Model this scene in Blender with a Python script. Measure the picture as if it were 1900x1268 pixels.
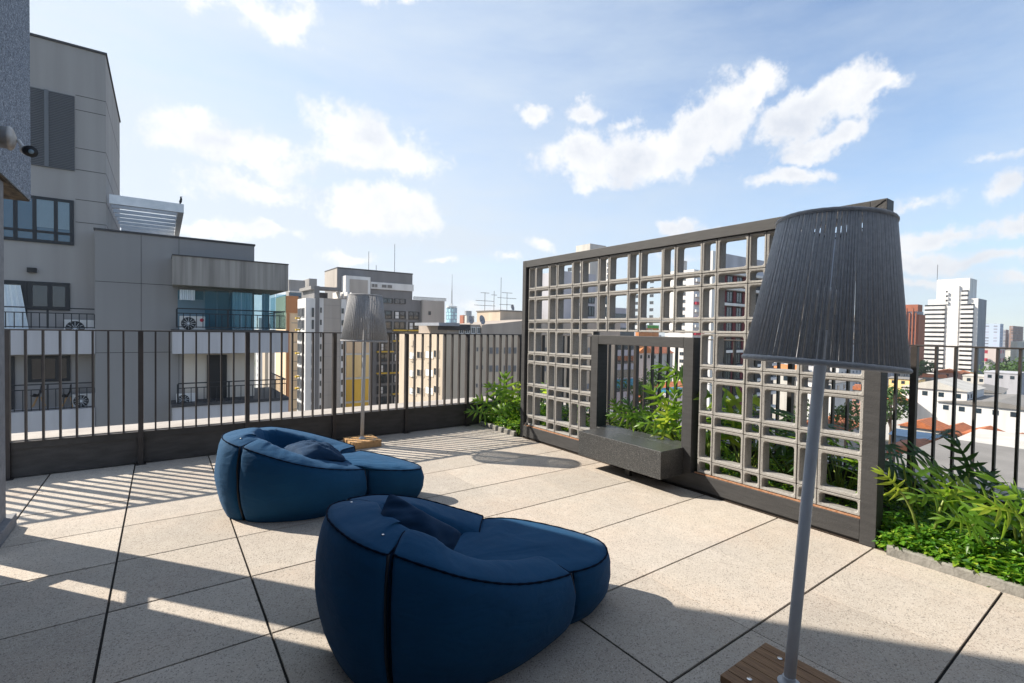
import bpy, bmesh, math, random
from mathutils import Vector, Matrix, noise
PI = math.pi
S = bpy.context.scene
for o in list(bpy.data.objects): bpy.data.objects.remove(o)
C = S.collection

# ------------------------------------------------------------------ camera
CAM = Vector((0, 0, 1.6))
F = 901.03
CR = Vector((0.81116022, -0.58458353, 0.01676875))
CU = Vector((2.62497437e-04, 2.90370896e-02, 9.99578300e-01))
CF = Vector((0.58482393, 0.81081376, -0.02370718))
cd = bpy.data.cameras.new('camera'); cam = bpy.data.objects.new('camera', cd); C.objects.link(cam)
m = Matrix((CR, CU, -CF)).transposed().to_4x4(); m.translation = CAM
cam.matrix_world = m
cd.sensor_width = 36; cd.lens = F / 1900 * 36; cd.clip_start = .05; cd.clip_end = 20000
S.camera = cam
S.render.resolution_x = 1024; S.render.resolution_y = 683
S.view_settings.view_transform = 'Standard'; S.view_settings.look = 'None'
S.view_settings.exposure = 1.0; S.view_settings.gamma = 1

def at(px, py, D):      # a point D metres ahead of the camera
    return CAM + CF * D + (CR * (px - 950) + CU * (634 - py)) * (D / F)
def ray(px, py):
    return (CR * (px - 950) + CU * (634 - py) + CF * F).normalized()
def on_y(px, py, Y):    # where the ray meets the vertical plane y = Y
    d = ray(px, py); t = Y / d.y; return d.x * t, 1.6 + d.z * t
def on_x(px, py, X):
    d = ray(px, py); t = X / d.x; return d.y * t, 1.6 + d.z * t

# ------------------------------------------------------------------ sun and sky
SUNV = Vector((-.835, 1.05, 1.0)).normalized()
EL = math.asin(SUNV.z); AZ = math.atan2(SUNV.x, SUNV.y)
sl = bpy.data.lights.new('sun', 'SUN'); sl.energy = 4.6; sl.angle = math.radians(.55); sl.color = (1, .91, .78)
so = bpy.data.objects.new('sun', sl); C.objects.link(so)
so.rotation_euler = (-SUNV).to_track_quat('-Z', 'Y').to_euler(); so.location = (0, 0, 30)

W = bpy.data.worlds.new('World'); S.world = W; W.use_nodes = True
nt = W.node_tree; N = nt.nodes; L = nt.links
N.clear()
wo = N.new('ShaderNodeOutputWorld'); bg = N.new('ShaderNodeBackground'); bg.inputs[1].default_value = .088
L.new(bg.outputs[0], wo.inputs[0])
sky = N.new('ShaderNodeTexSky'); sky.sky_type = 'NISHITA'; sky.sun_disc = False
sky.sun_elevation = EL; sky.sun_rotation = AZ; sky.air_density = 1.0; sky.dust_density = .6; sky.ozone_density = 1.6; sky.altitude = 700
tc = N.new('ShaderNodeTexCoord')
def nn(t, **k):
    n = N.new(t)
    for a, b in k.items(): setattr(n, a, b)
    return n
def noise_n(scale, detail=5, rough=.55, vec=None):
    n = nn('ShaderNodeTexNoise'); n.inputs['Scale'].default_value = scale; n.inputs['Detail'].default_value = detail; n.inputs['Roughness'].default_value = rough
    L.new(vec or tc.outputs['Generated'], n.inputs['Vector']); return n
def vmath(op, a, b=None, s=None):
    n = nn('ShaderNodeVectorMath', operation=op); L.new(a, n.inputs[0])
    if b is not None:
        if hasattr(b, 'links'): L.new(b, n.inputs[1])
        else: n.inputs[1].default_value = b
    if s is not None: n.inputs['Scale'].default_value = s
    return n
def smath(op, a, b=None, c=None, clamp=False):
    n = nn('ShaderNodeMath', operation=op, use_clamp=clamp)
    for i, v in enumerate((a, b, c)):
        if v is None: continue
        if hasattr(v, 'links'): L.new(v, n.inputs[i])
        else: n.inputs[i].default_value = v
    return n.outputs[0]
wn = noise_n(9, 5, .6)
w1 = vmath('SUBTRACT', wn.outputs['Color'], (.5, .5, .5)); w2 = vmath('SCALE', w1.outputs[0], s=.10)
warp = vmath('ADD', tc.outputs['Generated'], w2.outputs[0]).outputs[0]
CL = [  # px, py, rx, ry, tilt, density of the cumulus clouds
 (1085,290,95,42,0,1),(1190,292,120,42,0,1),(1290,262,85,42,-25,1),(1345,215,55,62,-25,1),(1385,168,62,30,-20,1),(1300,225,50,40,-30,.9),
 (1460,240,70,38,0,.95),(1510,205,105,38,-12,1),(1610,178,68,22,-6,1),(1500,278,72,16,-14,.9),(1570,245,40,18,-20,.75),(1459,328,68,16,0,.85),
 (1150,328,90,18,5,.6),(985,213,36,17,0,.85),(1090,207,44,19,0,.85),(1160,235,30,16,-20,.6),
 (415,262,130,42,4,.85),(330,258,58,28,0,.75),(500,300,80,32,15,.7),(455,350,95,28,0,.8),(540,325,45,16,5,.6),
 (680,250,92,42,5,.95),(735,290,72,38,10,.9),(660,300,60,26,0,.75),(700,388,108,34,0,.8),(665,402,85,22,0,.8),(765,410,50,22,0,.7),
 (500,430,56,15,0,.8),(405,434,52,14,0,.8),(470,14,105,38,12,.85),(540,22,50,30,0,.7),(725,-2,75,14,0,.7),(400,-20,120,30,0,.6),
 (1255,424,46,14,0,.9),(1320,428,28,8,0,.6),(650,480,50,16,0,.9),(812,483,34,7,0,.6),(948,480,26,8,0,.65),(1000,457,34,9,0,.5),
 (1755,438,105,22,-4,.95),(1700,385,80,14,-8,.55),(1885,352,40,18,-10,.7),(1885,424,48,20,0,.9),(1700,480,95,15,0,.8),(1820,482,90,15,0,.8),
 (1890,520,60,12,0,.6),(1700,520,70,8,0,.5),(1235,478,60,8,0,.4),(1830,300,50,8,0,.25),(560,560,60,10,0,.5),(890,575,60,8,0,.5)]
acc = None
for (px, py, rx, ry, ti, dn) in CL:
    c = ray(px, py); k = F / ((px-950)**2 + (py-634)**2 + F*F)**.5 / F
    up = Vector((0, 0, 1)); rt = c.cross(up).normalized(); u2 = rt.cross(c).normalized()
    a = math.radians(-ti); r_ = rt * math.cos(a) + u2 * math.sin(a); u_ = u2 * math.cos(a) - rt * math.sin(a)
    M = Matrix((r_, c, u_)).transposed()
    mp = nn('ShaderNodeMapping', vector_type='TEXTURE')
    mp.inputs['Location'].default_value = c; mp.inputs['Rotation'].default_value = M.to_euler()
    mp.inputs['Scale'].default_value = (rx * k * 1.35, .5, ry * k * 1.45)
    L.new(warp, mp.inputs['Vector'])
    ln = vmath('LENGTH', mp.outputs[0]).outputs['Value']
    v = smath('MULTIPLY_ADD', ln, dn, 1 - dn)
    acc = v if acc is None else smath('SMOOTH_MIN', acc, v, .18)
fine = noise_n(15, 10, .70)
den = smath('SUBTRACT', 1.0, acc)
den = smath('ADD', den, smath('MULTIPLY', smath('SUBTRACT', fine.outputs['Fac'], .5), 1.7))
cr = nn('ShaderNodeMapRange', interpolation_type='SMOOTHSTEP'); L.new(den, cr.inputs['Value'])
cr.inputs['From Min'].default_value = .06; cr.inputs['From Max'].default_value = .56
# thin high cloud, stretched, thicker towards the sun
mp2 = nn('ShaderNodeMapping'); mp2.inputs['Scale'].default_value = (1, 1.6, 5); mp2.inputs['Rotation'].default_value = (.15, .2, .6)
L.new(tc.outputs['Generated'], mp2.inputs['Vector'])
ci = noise_n(1.7, 8, .62, mp2.outputs[0])
dt = vmath('DOT_PRODUCT', tc.outputs['Generated'], tuple(SUNV)).outputs['Value']
near = nn('ShaderNodeMapRange', interpolation_type='SMOOTHSTEP'); L.new(dt, near.inputs['Value'])
near.inputs['From Min'].default_value = .02; near.inputs['From Max'].default_value = .86
cif = smath('MULTIPLY_ADD', ci.outputs['Fac'], 1.35, -.52)
cif = smath('MULTIPLY_ADD', near.outputs[0], .68, cif)
sxz = nn('ShaderNodeSeparateXYZ'); L.new(tc.outputs['Generated'], sxz.inputs[0])
hz = nn('ShaderNodeMapRange', interpolation_type='SMOOTHSTEP'); L.new(sxz.outputs[2], hz.inputs['Value'])
hz.inputs['From Min'].default_value = -.02; hz.inputs['From Max'].default_value = .55; hz.inputs['To Min'].default_value = .62; hz.inputs['To Max'].default_value = .10
cif = smath('ADD', cif, hz.outputs[0]); cif = smath('MULTIPLY', cif, .92, clamp=True)
# cloud colours: white, grey underneath
sh = noise_n(10, 6, .55, vmath('ADD', tc.outputs['Generated'], (0, 0, .04)).outputs[0])
ccr = nn('ShaderNodeMix', data_type='RGBA'); L.new(smath('SUBTRACT', smath('MULTIPLY_ADD', sh.outputs['Fac'], 2.6, -.45), smath('MULTIPLY', smath('SUBTRACT', den, .45), .9, clamp=True), clamp=True), ccr.inputs[0])
ccr.inputs[6].default_value = (4.35, 4.6, 5.1, 1); ccr.inputs[7].default_value = (6.1, 6.1, 6.1, 1)
mA = nn('ShaderNodeMix', data_type='RGBA'); L.new(cif, mA.inputs[0]); 
tint = nn('ShaderNodeMix', data_type='RGBA', blend_type='MULTIPLY'); tint.inputs[0].default_value = 1
L.new(sky.outputs[0], tint.inputs[6]); tint.inputs[7].default_value = (1.15, 1.25, 1.30, 1)
L.new(tint.outputs[2], mA.inputs[6]); mA.inputs[7].default_value = (4.05, 4.65, 5.35, 1)
mB = nn('ShaderNodeMix', data_type='RGBA'); L.new(smath('MULTIPLY', cr.outputs[0], .96), mB.inputs[0]); L.new(mA.outputs[2], mB.inputs[6]); L.new(ccr.outputs[2], mB.inputs[7])
L.new(mB.outputs[2], bg.inputs[0])

# ------------------------------------------------------------------ helpers
def tag(o, label=None, cat=None, group=None, kind=None):
    if label: o['label'] = label
    if cat: o['category'] = cat
    if group: o['group'] = group
    if kind: o['kind'] = kind
    return o
def thing(name, label, cat, loc=(0, 0, 0), group=None):
    o = bpy.data.objects.new(name, None); C.objects.link(o); o.location = loc; o.empty_display_size = .1
    return tag(o, label, cat, group)
class MB:
    def __init__(s): s.v = []; s.f = []; s.m = []; s.mi = 0
    def add(s, vs, fs):
        n = len(s.v); s.v += [tuple(v) for v in vs]; s.f += [tuple(i + n for i in f) for f in fs]; s.m += [s.mi] * len(fs); return s
    def box(s, x0, x1, y0, y1, z0, z1, M=None):
        vs = [Vector((x, y, z)) for z in (z0, z1) for y in (y0, y1) for x in (x0, x1)]
        if M: vs = [M @ v for v in vs]
        return s.add(vs, [(0, 2, 3, 1), (4, 5, 7, 6), (0, 1, 5, 4), (2, 6, 7, 3), (0, 4, 6, 2), (1, 3, 7, 5)])
    def tube(s, pts, r, n=8, cap=True):
        pts = [Vector(p) for p in pts]; rs = r if isinstance(r, (list, tuple)) else [r] * len(pts)
        vs = []; fs = []; pn = None
        for i, p in enumerate(pts):
            d = (pts[min(i + 1, len(pts) - 1)] - pts[max(i - 1, 0)])
            d = d.normalized() if d.length > 1e-9 else Vector((0, 0, 1))
            a = pn if pn else (Vector((0, 0, 1)) if abs(d.z) < .9 else Vector((1, 0, 0)))
            a = (a - d * a.dot(d)).normalized(); b = d.cross(a); pn = a
            for k in range(n):
                t = 2 * PI * k / n; vs.append(p + (a * math.cos(t) + b * math.sin(t)) * rs[i])
        for i in range(len(pts) - 1):
            for k in range(n):
                fs.append((i * n + k, i * n + (k + 1) % n, (i + 1) * n + (k + 1) % n, (i + 1) * n + k))
        if cap: fs.append(tuple(range(n))[::-1]); fs.append(tuple((len(pts) - 1) * n + k for k in range(n)))
        return s.add(vs, fs)
    def lathe(s, prof, n=24, M=None, close=False):
        vs = []; fs = []
        for (r, z) in prof:
            for k in range(n):
                t = 2 * PI * k / n; v = Vector((r * math.cos(t), r * math.sin(t), z)); vs.append(M @ v if M else v)
        for i in range(len(prof) - 1):
            for k in range(n):
                fs.append((i * n + k, i * n + (k + 1) % n, (i + 1) * n + (k + 1) % n, (i + 1) * n + k))
        fs.append(tuple(range(n))[::-1]); fs.append(tuple((len(prof) - 1) * n + k for k in range(n)))
        return s.add(vs, fs)
    def grid(s, rows):
        w = len(rows[0]); vs = [v for r in rows for v in r]
        return s.add(vs, [(i * w + j, i * w + j + 1, (i + 1) * w + j + 1, (i + 1) * w + j) for i in range(len(rows) - 1) for j in range(w - 1)])
    def build(s, name, mat, parent=None, smooth=False, bevel=0, loc=None):
        me = bpy.data.meshes.new(name); me.from_pydata([tuple(v) for v in s.v], [], s.f)
        for mm in (mat if isinstance(mat, (list, tuple)) else [mat]): me.materials.append(mm)
        if len(me.materials) > 1: me.polygons.foreach_set('material_index', s.m)
        if smooth: me.polygons.foreach_set('use_smooth', [True] * len(me.polygons))
        me.update()
        o = bpy.data.objects.new(name, me); C.objects.link(o)
        if parent:
            o.parent = parent
            off = Vector(parent.location) if parent.type == 'EMPTY' else Vector((0, 0, 0))
            if parent.type != 'EMPTY' and parent.parent: off = Vector((0, 0, 0))
            if off.length > 0: o.location = -off
        if bevel:
            b = o.modifiers.new('bevel', 'BEVEL'); b.width = bevel; b.segments = 2; b.limit_method = 'ANGLE'; b.angle_limit = math.radians(40)
        return o
def fixn(o):
    bm = bmesh.new(); bm.from_mesh(o.data); bmesh.ops.recalc_face_normals(bm, faces=bm.faces); bm.to_mesh(o.data); bm.free(); return o

def mat(name, col, rough=.7, col2=None, nscale=6, spec=.5, metal=0, bump=0, bscale=60, detail=4, mix=(.35, .65), coord='Object', stretch=None):
    m = bpy.data.materials.new(name); m.use_nodes = True; t = m.node_tree; n = t.nodes; l = t.links
    b = n['Principled BSDF']; b.inputs['Roughness'].default_value = rough; b.inputs['Metallic'].default_value = metal
    b.inputs['Specular IOR Level'].default_value = spec
    b.inputs['Base Color'].default_value = (*col, 1)
    tcn = n.new('ShaderNodeTexCoord'); vec = tcn.outputs[coord]
    if stretch:
        mp = n.new('ShaderNodeMapping'); mp.inputs['Scale'].default_value = stretch; l.new(vec, mp.inputs['Vector']); vec = mp.outputs[0]
    if col2:
        no = n.new('ShaderNodeTexNoise'); no.inputs['Scale'].default_value = nscale; no.inputs['Detail'].default_value = detail; l.new(vec, no.inputs['Vector'])
        r = n.new('ShaderNodeValToRGB'); r.color_ramp.elements[0].position = mix[0]; r.color_ramp.elements[1].position = mix[1]
        r.color_ramp.elements[0].color = (*col, 1); r.color_ramp.elements[1].color = (*col2, 1)
        l.new(no.outputs['Fac'], r.inputs['Fac']); l.new(r.outputs['Color'], b.inputs['Base Color'])
    if bump:
        n2 = n.new('ShaderNodeTexNoise'); n2.inputs['Scale'].default_value = bscale; n2.inputs['Detail'].default_value = 5; l.new(tcn.outputs[coord], n2.inputs['Vector'])
        bp = n.new('ShaderNodeBump'); bp.inputs['Strength'].default_value = bump; bp.inputs['Distance'].default_value = .02
        l.new(n2.outputs['Fac'], bp.inputs['Height']); l.new(bp.outputs['Normal'], b.inputs['Normal'])
    return m
def speckle(name, base, dark, light, scale, rough=.85, patch=None, tiles=False, bump=.25, d_amt=.5, l_amt=.5, spec=.4):
    """stone made of aggregate grains"""
    m = bpy.data.materials.new(name); m.use_nodes = True; t = m.node_tree; n = t.nodes; l = t.links
    b = n['Principled BSDF']; b.inputs['Roughness'].default_value = rough; b.inputs['Specular IOR Level'].default_value = spec
    tcn = n.new('ShaderNodeTexCoord'); V = tcn.outputs['Object']
    def vor(s, col):
        v = n.new('ShaderNodeTexVoronoi'); v.inputs['Scale'].default_value = s; l.new(V, v.inputs['Vector'])
        sp = n.new('ShaderNodeSeparateColor'); l.new(v.outputs['Color'], sp.inputs[0]); return v, sp
    v1, s1 = vor(scale, 0); v2, s2 = vor(scale * 1.7, 0)
    cur = n.new('ShaderNodeRGB'); cur.outputs[0].default_value = (*base, 1); cur = cur.outputs[0]
    if patch:
        for (sc, col, amt) in patch:
            no = n.new('ShaderNodeTexNoise'); no.inputs['Scale'].default_value = sc; no.inputs['Detail'].default_value = 5; l.new(V, no.inputs['Vector'])
            mr = n.new('ShaderNodeMapRange'); mr.inputs['From Min'].default_value = .45; mr.inputs['From Max'].default_value = .75; mr.inputs['To Max'].default_value = amt; l.new(no.outputs['Fac'], mr.inputs['Value'])
            mx = n.new('ShaderNodeMix'); mx.data_type = 'RGBA'; l.new(mr.outputs[0], mx.inputs[0]); l.new(cur, mx.inputs[6]); mx.inputs[7].default_value = (*col, 1); cur = mx.outputs[2]
    def layer(cur, src, thr, col, amt):
        mr = n.new('ShaderNodeMapRange'); mr.inputs['From Min'].default_value = thr; mr.inputs['From Max'].default_value = min(1, thr + .12); mr.inputs['To Max'].default_value = amt; l.new(src, mr.inputs['Value'])
        mx = n.new('ShaderNodeMix'); mx.data_type = 'RGBA'; l.new(mr.outputs[0], mx.inputs[0]); l.new(cur, mx.inputs[6]); mx.inputs[7].default_value = (*col, 1); return mx.outputs[2]
    cur = layer(cur, s1.outputs[0], 1 - d_amt * .5, dark, .8); cur = layer(cur, s2.outputs[1], 1 - l_amt * .5, light, .7)
    if tiles:
        mp = n.new('ShaderNodeMapping'); mp.inputs['Location'].default_value = (.956 / .7085, -1.333 / .7035 + 20, .3); mp.inputs['Scale'].default_value = (1 / .7085, 1 / .7035, 0); l.new(V, mp.inputs['Vector'])
        fl = n.new('ShaderNodeVectorMath'); fl.operation = 'FLOOR'; l.new(mp.outputs[0], fl.inputs[0])
        wn_ = n.new('ShaderNodeTexWhiteNoise'); l.new(fl.outputs[0], wn_.inputs['Vector'])
        mr = n.new('ShaderNodeMapRange'); mr.inputs['To Min'].default_value = .86; mr.inputs['To Max'].default_value = 1.08; l.new(wn_.outputs['Value'], mr.inputs['Value'])
        sc = n.new('ShaderNodeVectorMath'); sc.operation = 'SCALE'; l.new(cur, sc.inputs[0]); l.new(mr.outputs[0], sc.inputs['Scale']); cur = sc.outputs[0]
    l.new(cur, b.inputs['Base Color'])
    bp = n.new('ShaderNodeBump'); bp.inputs['Strength'].default_value = bump; bp.inputs['Distance'].default_value = .004
    l.new(v1.outputs['Distance'], bp.inputs['Height']); l.new(bp.outputs['Normal'], b.inputs['Normal'])
    return m
def fabric(name, col, col2, rough=.85, wscale=260):
    m = mat(name, col, rough, col2, 5, spec=.25, mix=(.3, .75)); t = m.node_tree; n = t.nodes; l = t.links; b = n['Principled BSDF']
    b.inputs['Sheen Weight'].default_value = .08; b.inputs['Sheen Roughness'].default_value = .5; b.inputs['Sheen Tint'].default_value = (.35, .55, .9, 1)
    tcn = [x for x in n if x.type == 'TEX_COORD'][0]
    a = n.new('ShaderNodeTexNoise'); a.inputs['Scale'].default_value = wscale; a.inputs['Detail'].default_value = 3
    mp = n.new('ShaderNodeMapping'); mp.inputs['Scale'].default_value = (1, 1, 3.5); l.new(tcn.outputs['Object'], mp.inputs['Vector']); l.new(mp.outputs[0], a.inputs['Vector'])
    b2 = n.new('ShaderNodeTexNoise'); b2.inputs['Scale'].default_value = 11; b2.inputs['Detail'].default_value = 3; l.new(tcn.outputs['Object'], b2.inputs['Vector'])
    b3 = n.new('ShaderNodeTexNoise'); b3.inputs['Scale'].default_value = 4; b3.inputs['Distortion'].default_value = 1.5
    mp3 = n.new('ShaderNodeMapping'); mp3.inputs['Scale'].default_value = (1, 1, 3); l.new(tcn.outputs['Object'], mp3.inputs['Vector']); l.new(mp3.outputs[0], b3.inputs['Vector'])
    p0 = n.new('ShaderNodeBump'); p0.inputs['Strength'].default_value = .14; p0.inputs['Distance'].default_value = .05; l.new(b3.outputs['Fac'], p0.inputs['Height'])
    p1 = n.new('ShaderNodeBump'); p1.inputs['Strength'].default_value = .13; p1.inputs['Distance'].default_value = .03; l.new(b2.outputs['Fac'], p1.inputs['Height']); l.new(p0.outputs[0], p1.inputs['Normal'])
    p2 = n.new('ShaderNodeBump'); p2.inputs['Strength'].default_value = .35; p2.inputs['Distance'].default_value = .002; l.new(a.outputs['Fac'], p2.inputs['Height']); l.new(p1.outputs[0], p2.inputs['Normal'])
    l.new(p2.outputs[0], b.inputs['Normal']); return m
def leafmat(name, col, col2, trans, amt=.4, rough=.35):
    m = mat(name, col, rough, col2, 3.5, spec=.4, mix=(.35, .65)); t = m.node_tree; n = t.nodes; l = t.links; b = n['Principled BSDF']
    tr = n.new('ShaderNodeBsdfTranslucent'); tr.inputs[0].default_value = (*trans, 1)
    mx = n.new('ShaderNodeMixShader'); mx.inputs[0].default_value = amt
    l.new(b.outputs[0], mx.inputs[1]); l.new(tr.outputs[0], mx.inputs[2]); l.new(mx.outputs[0], n['Material Output'].inputs[0]); return m
def glassm(name, col, rough=.06, metal=0, spec=1.0, alpha=1):
    m = mat(name, col, rough, spec=spec, metal=metal)
    return m

M = {}
M['paver'] = speckle('paver', (.445, .395, .338), (.19, .17, .15), (.62, .58, .52), 165, tiles=True, patch=[(1.3, (.52, .41, .33), .6), (.7, (.43, .40, .37), .6), (9, (.58, .53, .47), .4), (3.1, (.36, .33, .30), .35), (2.1, (.34, .31, .28), .30)], bump=.35, d_amt=.38, l_amt=.34)
M['joint'] = mat('joint', (.012, .011, .01), .9)
M['granite_wall'] = speckle('granite_wall', (.145, .175, .225), (.05, .065, .09), (.48, .53, .60), 80, bump=.3, d_amt=.5, l_amt=.5)
M['granite_bench'] = speckle('granite_bench', (.036, .038, .040), (.02, .02, .02), (.25, .25, .25), 190, rough=.32, bump=.06, d_amt=.5, l_amt=.35, spec=.5)
M['column'] = mat('column', (.22, .225, .24), .85, (.17, .175, .19), 20, bump=.3, bscale=120)
M['steel'] = mat('steel', (.030, .028, .028), .5, (.045, .042, .041), 9, bump=.08, bscale=40)
M['rail_steel'] = mat('rail_steel', (.030, .025, .024), .48, (.045, .038, .036), 7, bump=.05, bscale=60)
M['panel'] = mat('panel', (.040, .036, .034), .62, (.062, .057, .054), 5, bump=.1, bscale=30, stretch=(1, 1, 4))
M['frame'] = mat('frame', (.040, .040, .042), .55, (.052, .052, .054), 7, bump=.12, bscale=80, stretch=(1, 1, 6), spec=.4)
M['rust'] = mat('rust', (.30, .13, .06), .9, (.42, .24, .15), 40)
M['concrete'] = speckle('concrete', (.285, .275, .262), (.16, .155, .145), (.38, .37, .355), 150, bump=.35, d_amt=.35, l_amt=.4, patch=[(3, (.23, .22, .205), .6)])
M['curb'] = mat('curb', (.27, .26, .24), .9, (.18, .175, .16), 14, bump=.3, bscale=60)
M['ledge'] = mat('ledge', (.42, .39, .36), .85, (.34, .31, .29), 4, bump=.1)
M['soil'] = mat('soil', (.035, .024, .016), .95, (.06, .04, .03), 30, bump=.8, bscale=50)
M['blue'] = fabric('blue', (.0036, .052, .128), (.0046, .063, .152))
M['blue_dark'] = fabric('blue_dark', (.003, .026, .070), (.004, .033, .085))
M['piping'] = mat('piping', (.003, .010, .026), .95, spec=.08)
M['zip'] = mat('zip', (.003, .006, .014), .6)
M['chrome'] = mat('chrome', (.75, .75, .75), .25, metal=1)
M['rope'] = mat('rope', (.58, .585, .60), .95, (.48, .485, .50), 60, bump=.2, bscale=300, spec=.1)
M['rope_light'] = mat('rope_light', (.50, .50, .505), .95, (.38, .38, .39), 60, bump=.6, bscale=300, spec=.1)
M['pole'] = mat('pole', (.72, .77, .84), .4, (.68, .73, .80), 8, spec=.5)
M['pole_light'] = mat('pole_light', (.40, .42, .45), .45)
M['flange'] = mat('flange', (.5, .53, .58), .4)
M['wood'] = mat('wood', (.15, .075, .034), .55, (.27, .15, .07), 5, bump=.15, bscale=60, stretch=(34, 2, 3), detail=6)
M['wood_light'] = mat('wood_light', (.42, .24, .10), .55, (.56, .34, .16), 5, bump=.12, bscale=60, stretch=(34, 2, 3), detail=6)
M['bulb'] = mat('bulb', (.6, .6, .6), .15, spec=.8)
M['phil'] = leafmat('phil', (.075, .17, .022), (.14, .26, .03), (.42, .66, .06), .5)
M['phil_dark'] = leafmat('phil_dark', (.025, .075, .016), (.04, .10, .02), (.10, .22, .03), .3)
M['phil_yellow'] = leafmat('phil_yellow', (.22, .32, .03), (.33, .42, .05), (.60, .74, .08), .48)
M['stem'] = leafmat('stem', (.20, .28, .06), (.28, .34, .08), (.4, .5, .08), .2)
M['cover'] = leafmat('cover', (.08, .21, .02), (.15, .33, .03), (.42, .70, .06), .45, .35)
M['cover_dark'] = leafmat('cover_dark', (.035, .12, .015), (.06, .17, .02), (.14, .34, .03), .35, .35); M['cover_yellow'] = leafmat('cover_yellow', (.22, .36, .03), (.30, .42, .05), (.60, .75, .08), .45, .4)
M['crown'] = leafmat('crown', (.030, .075, .018), (.07, .13, .03), (.14, .25, .04), .25, .6)
M['palm'] = leafmat('palm', (.018, .05, .03), (.03, .08, .04), (.06, .14, .04), .2, .5)
M['bark'] = mat('bark', (.12, .08, .05), .9, (.07, .05, .035), 12)
M['glass'] = glassm('glass', (.02, .035, .05)); M['glass_blue'] = glassm('glass_blue', (.03, .09, .15)); M['glass_dark'] = glassm('glass_dark', (.008, .009, .011))
M['glass_pale'] = glassm('glass_pale', (.17, .26, .32), .1)
M['black'] = mat('black', (.012, .013, .015), .5)
M['navy'] = mat('navy', (.012, .016, .022), .45)
M['white'] = mat('white', (.72, .72, .71), .6, (.64, .64, .63), 2)
M['curtain'] = mat('curtain', (.85, .90, .92), .9, (.66, .74, .79), 30, stretch=(6, 6, .2))

# ------------------------------------------------------------------ ground, terrace, neighbour ledges
GZ = -30
g = MB(); R_ = 3500
g.add([(-R_, -R_, GZ), (R_, -R_, GZ), (R_, R_, GZ), (-R_, R_, GZ)], [(0, 1, 2, 3)])
M['ground'] = mat('ground', (.16, .15, .14), .95, (.06, .08, .045), .012, coord='Object', detail=8)
tag(g.build('ground', M['ground']), kind='structure')

XL = [-.956 + .7085 * k for k in range(-3, 9)]; YL = [1.333 + .7035 * k for k in range(-12, 9)]
XL = [x for x in XL if x < 4.1]
random.seed(3)
t = MB(); t.box(-3.3, 4.36, -7.4, 6.99, -.6, -.012); base = t.build('terrace_floor', [M['joint']]); tag(base, kind='structure')
p = MB()
xs = XL + [4.357]
for i in range(len(xs) - 1):
    for j in range(len(YL) - 1):
        gx = .0062 if i < 8 else .0013
        gx2 = .0062 if i + 1 < 8 else .0013
        dz = random.uniform(-.0008, .0008); x0, x1, y0, y1 = xs[i] + gx, xs[i + 1] - gx2, YL[j] + .0062, YL[j + 1] - .0062
        if y0 > 6.9: continue
        p.box(x0, x1, y0, min(y1, 6.985), -.011, dz)
pv = p.build('pavement', M['paver'], bevel=.0015); tag(pv, kind='structure')
p = MB(); p.box(4.364, 5.56, -7.4, 6.9, -.5, .003); tag(p.build('planter_soil', M['soil']), kind='structure')
# roof ledge outside the two railings, and the body of our own building
p = MB(); p.box(-9, 6.3, 7.05, 7.42, -.6, .372); p.box(5.75, 6.3, -8, 7.045, -.6, .255); p.box(-9, 6.3, 7.425, 7.95, -.6, .30)
tag(p.build('parapet', M['ledge'], bevel=.01), 'low pale concrete parapet ledge outside the dark railings', 'parapet')
p = MB(); p.box(-14, 6.25, -14, 7.9, GZ, -.62); p.build('own_building', M['column']); tag(bpy.data.objects['own_building'], 'grey building storeys directly below the terrace floor', 'building')

# ------------------------------------------------------------------ planter curbs
def curb(y0, y1, label, n):
    c = MB(); random.seed(int(y0 * 10) + 5)
    rows = []
    for i in range(n + 1):
        y = y0 + (y1 - y0) * i / n; j = random.uniform(-.002, .002); k = random.uniform(-.004, .002)
        rows.append([Vector((4.300 + j, y, -.011)), Vector((4.303 + j, y, .062 + k)), Vector((4.312 + j, y, .072 + k)), Vector((4.352 + j, y, .072 + k)), Vector((4.360, y, -.011))])
    c.grid(rows); c.add(rows[0], [(0, 1, 2, 3, 4)]); c.add(rows[-1], [(4, 3, 2, 1, 0)])
    return tag(fixn(c.build('planter_curb', M['curb'])), label, 'curb')
curb(-7.3, 1.235, 'rough pale stone curb edging the planting bed beside the right end of the block screen', 90)
curb(5.87, 6.87, 'short stone curb with barred shadows edging the plants in the far corner', 16)

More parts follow.
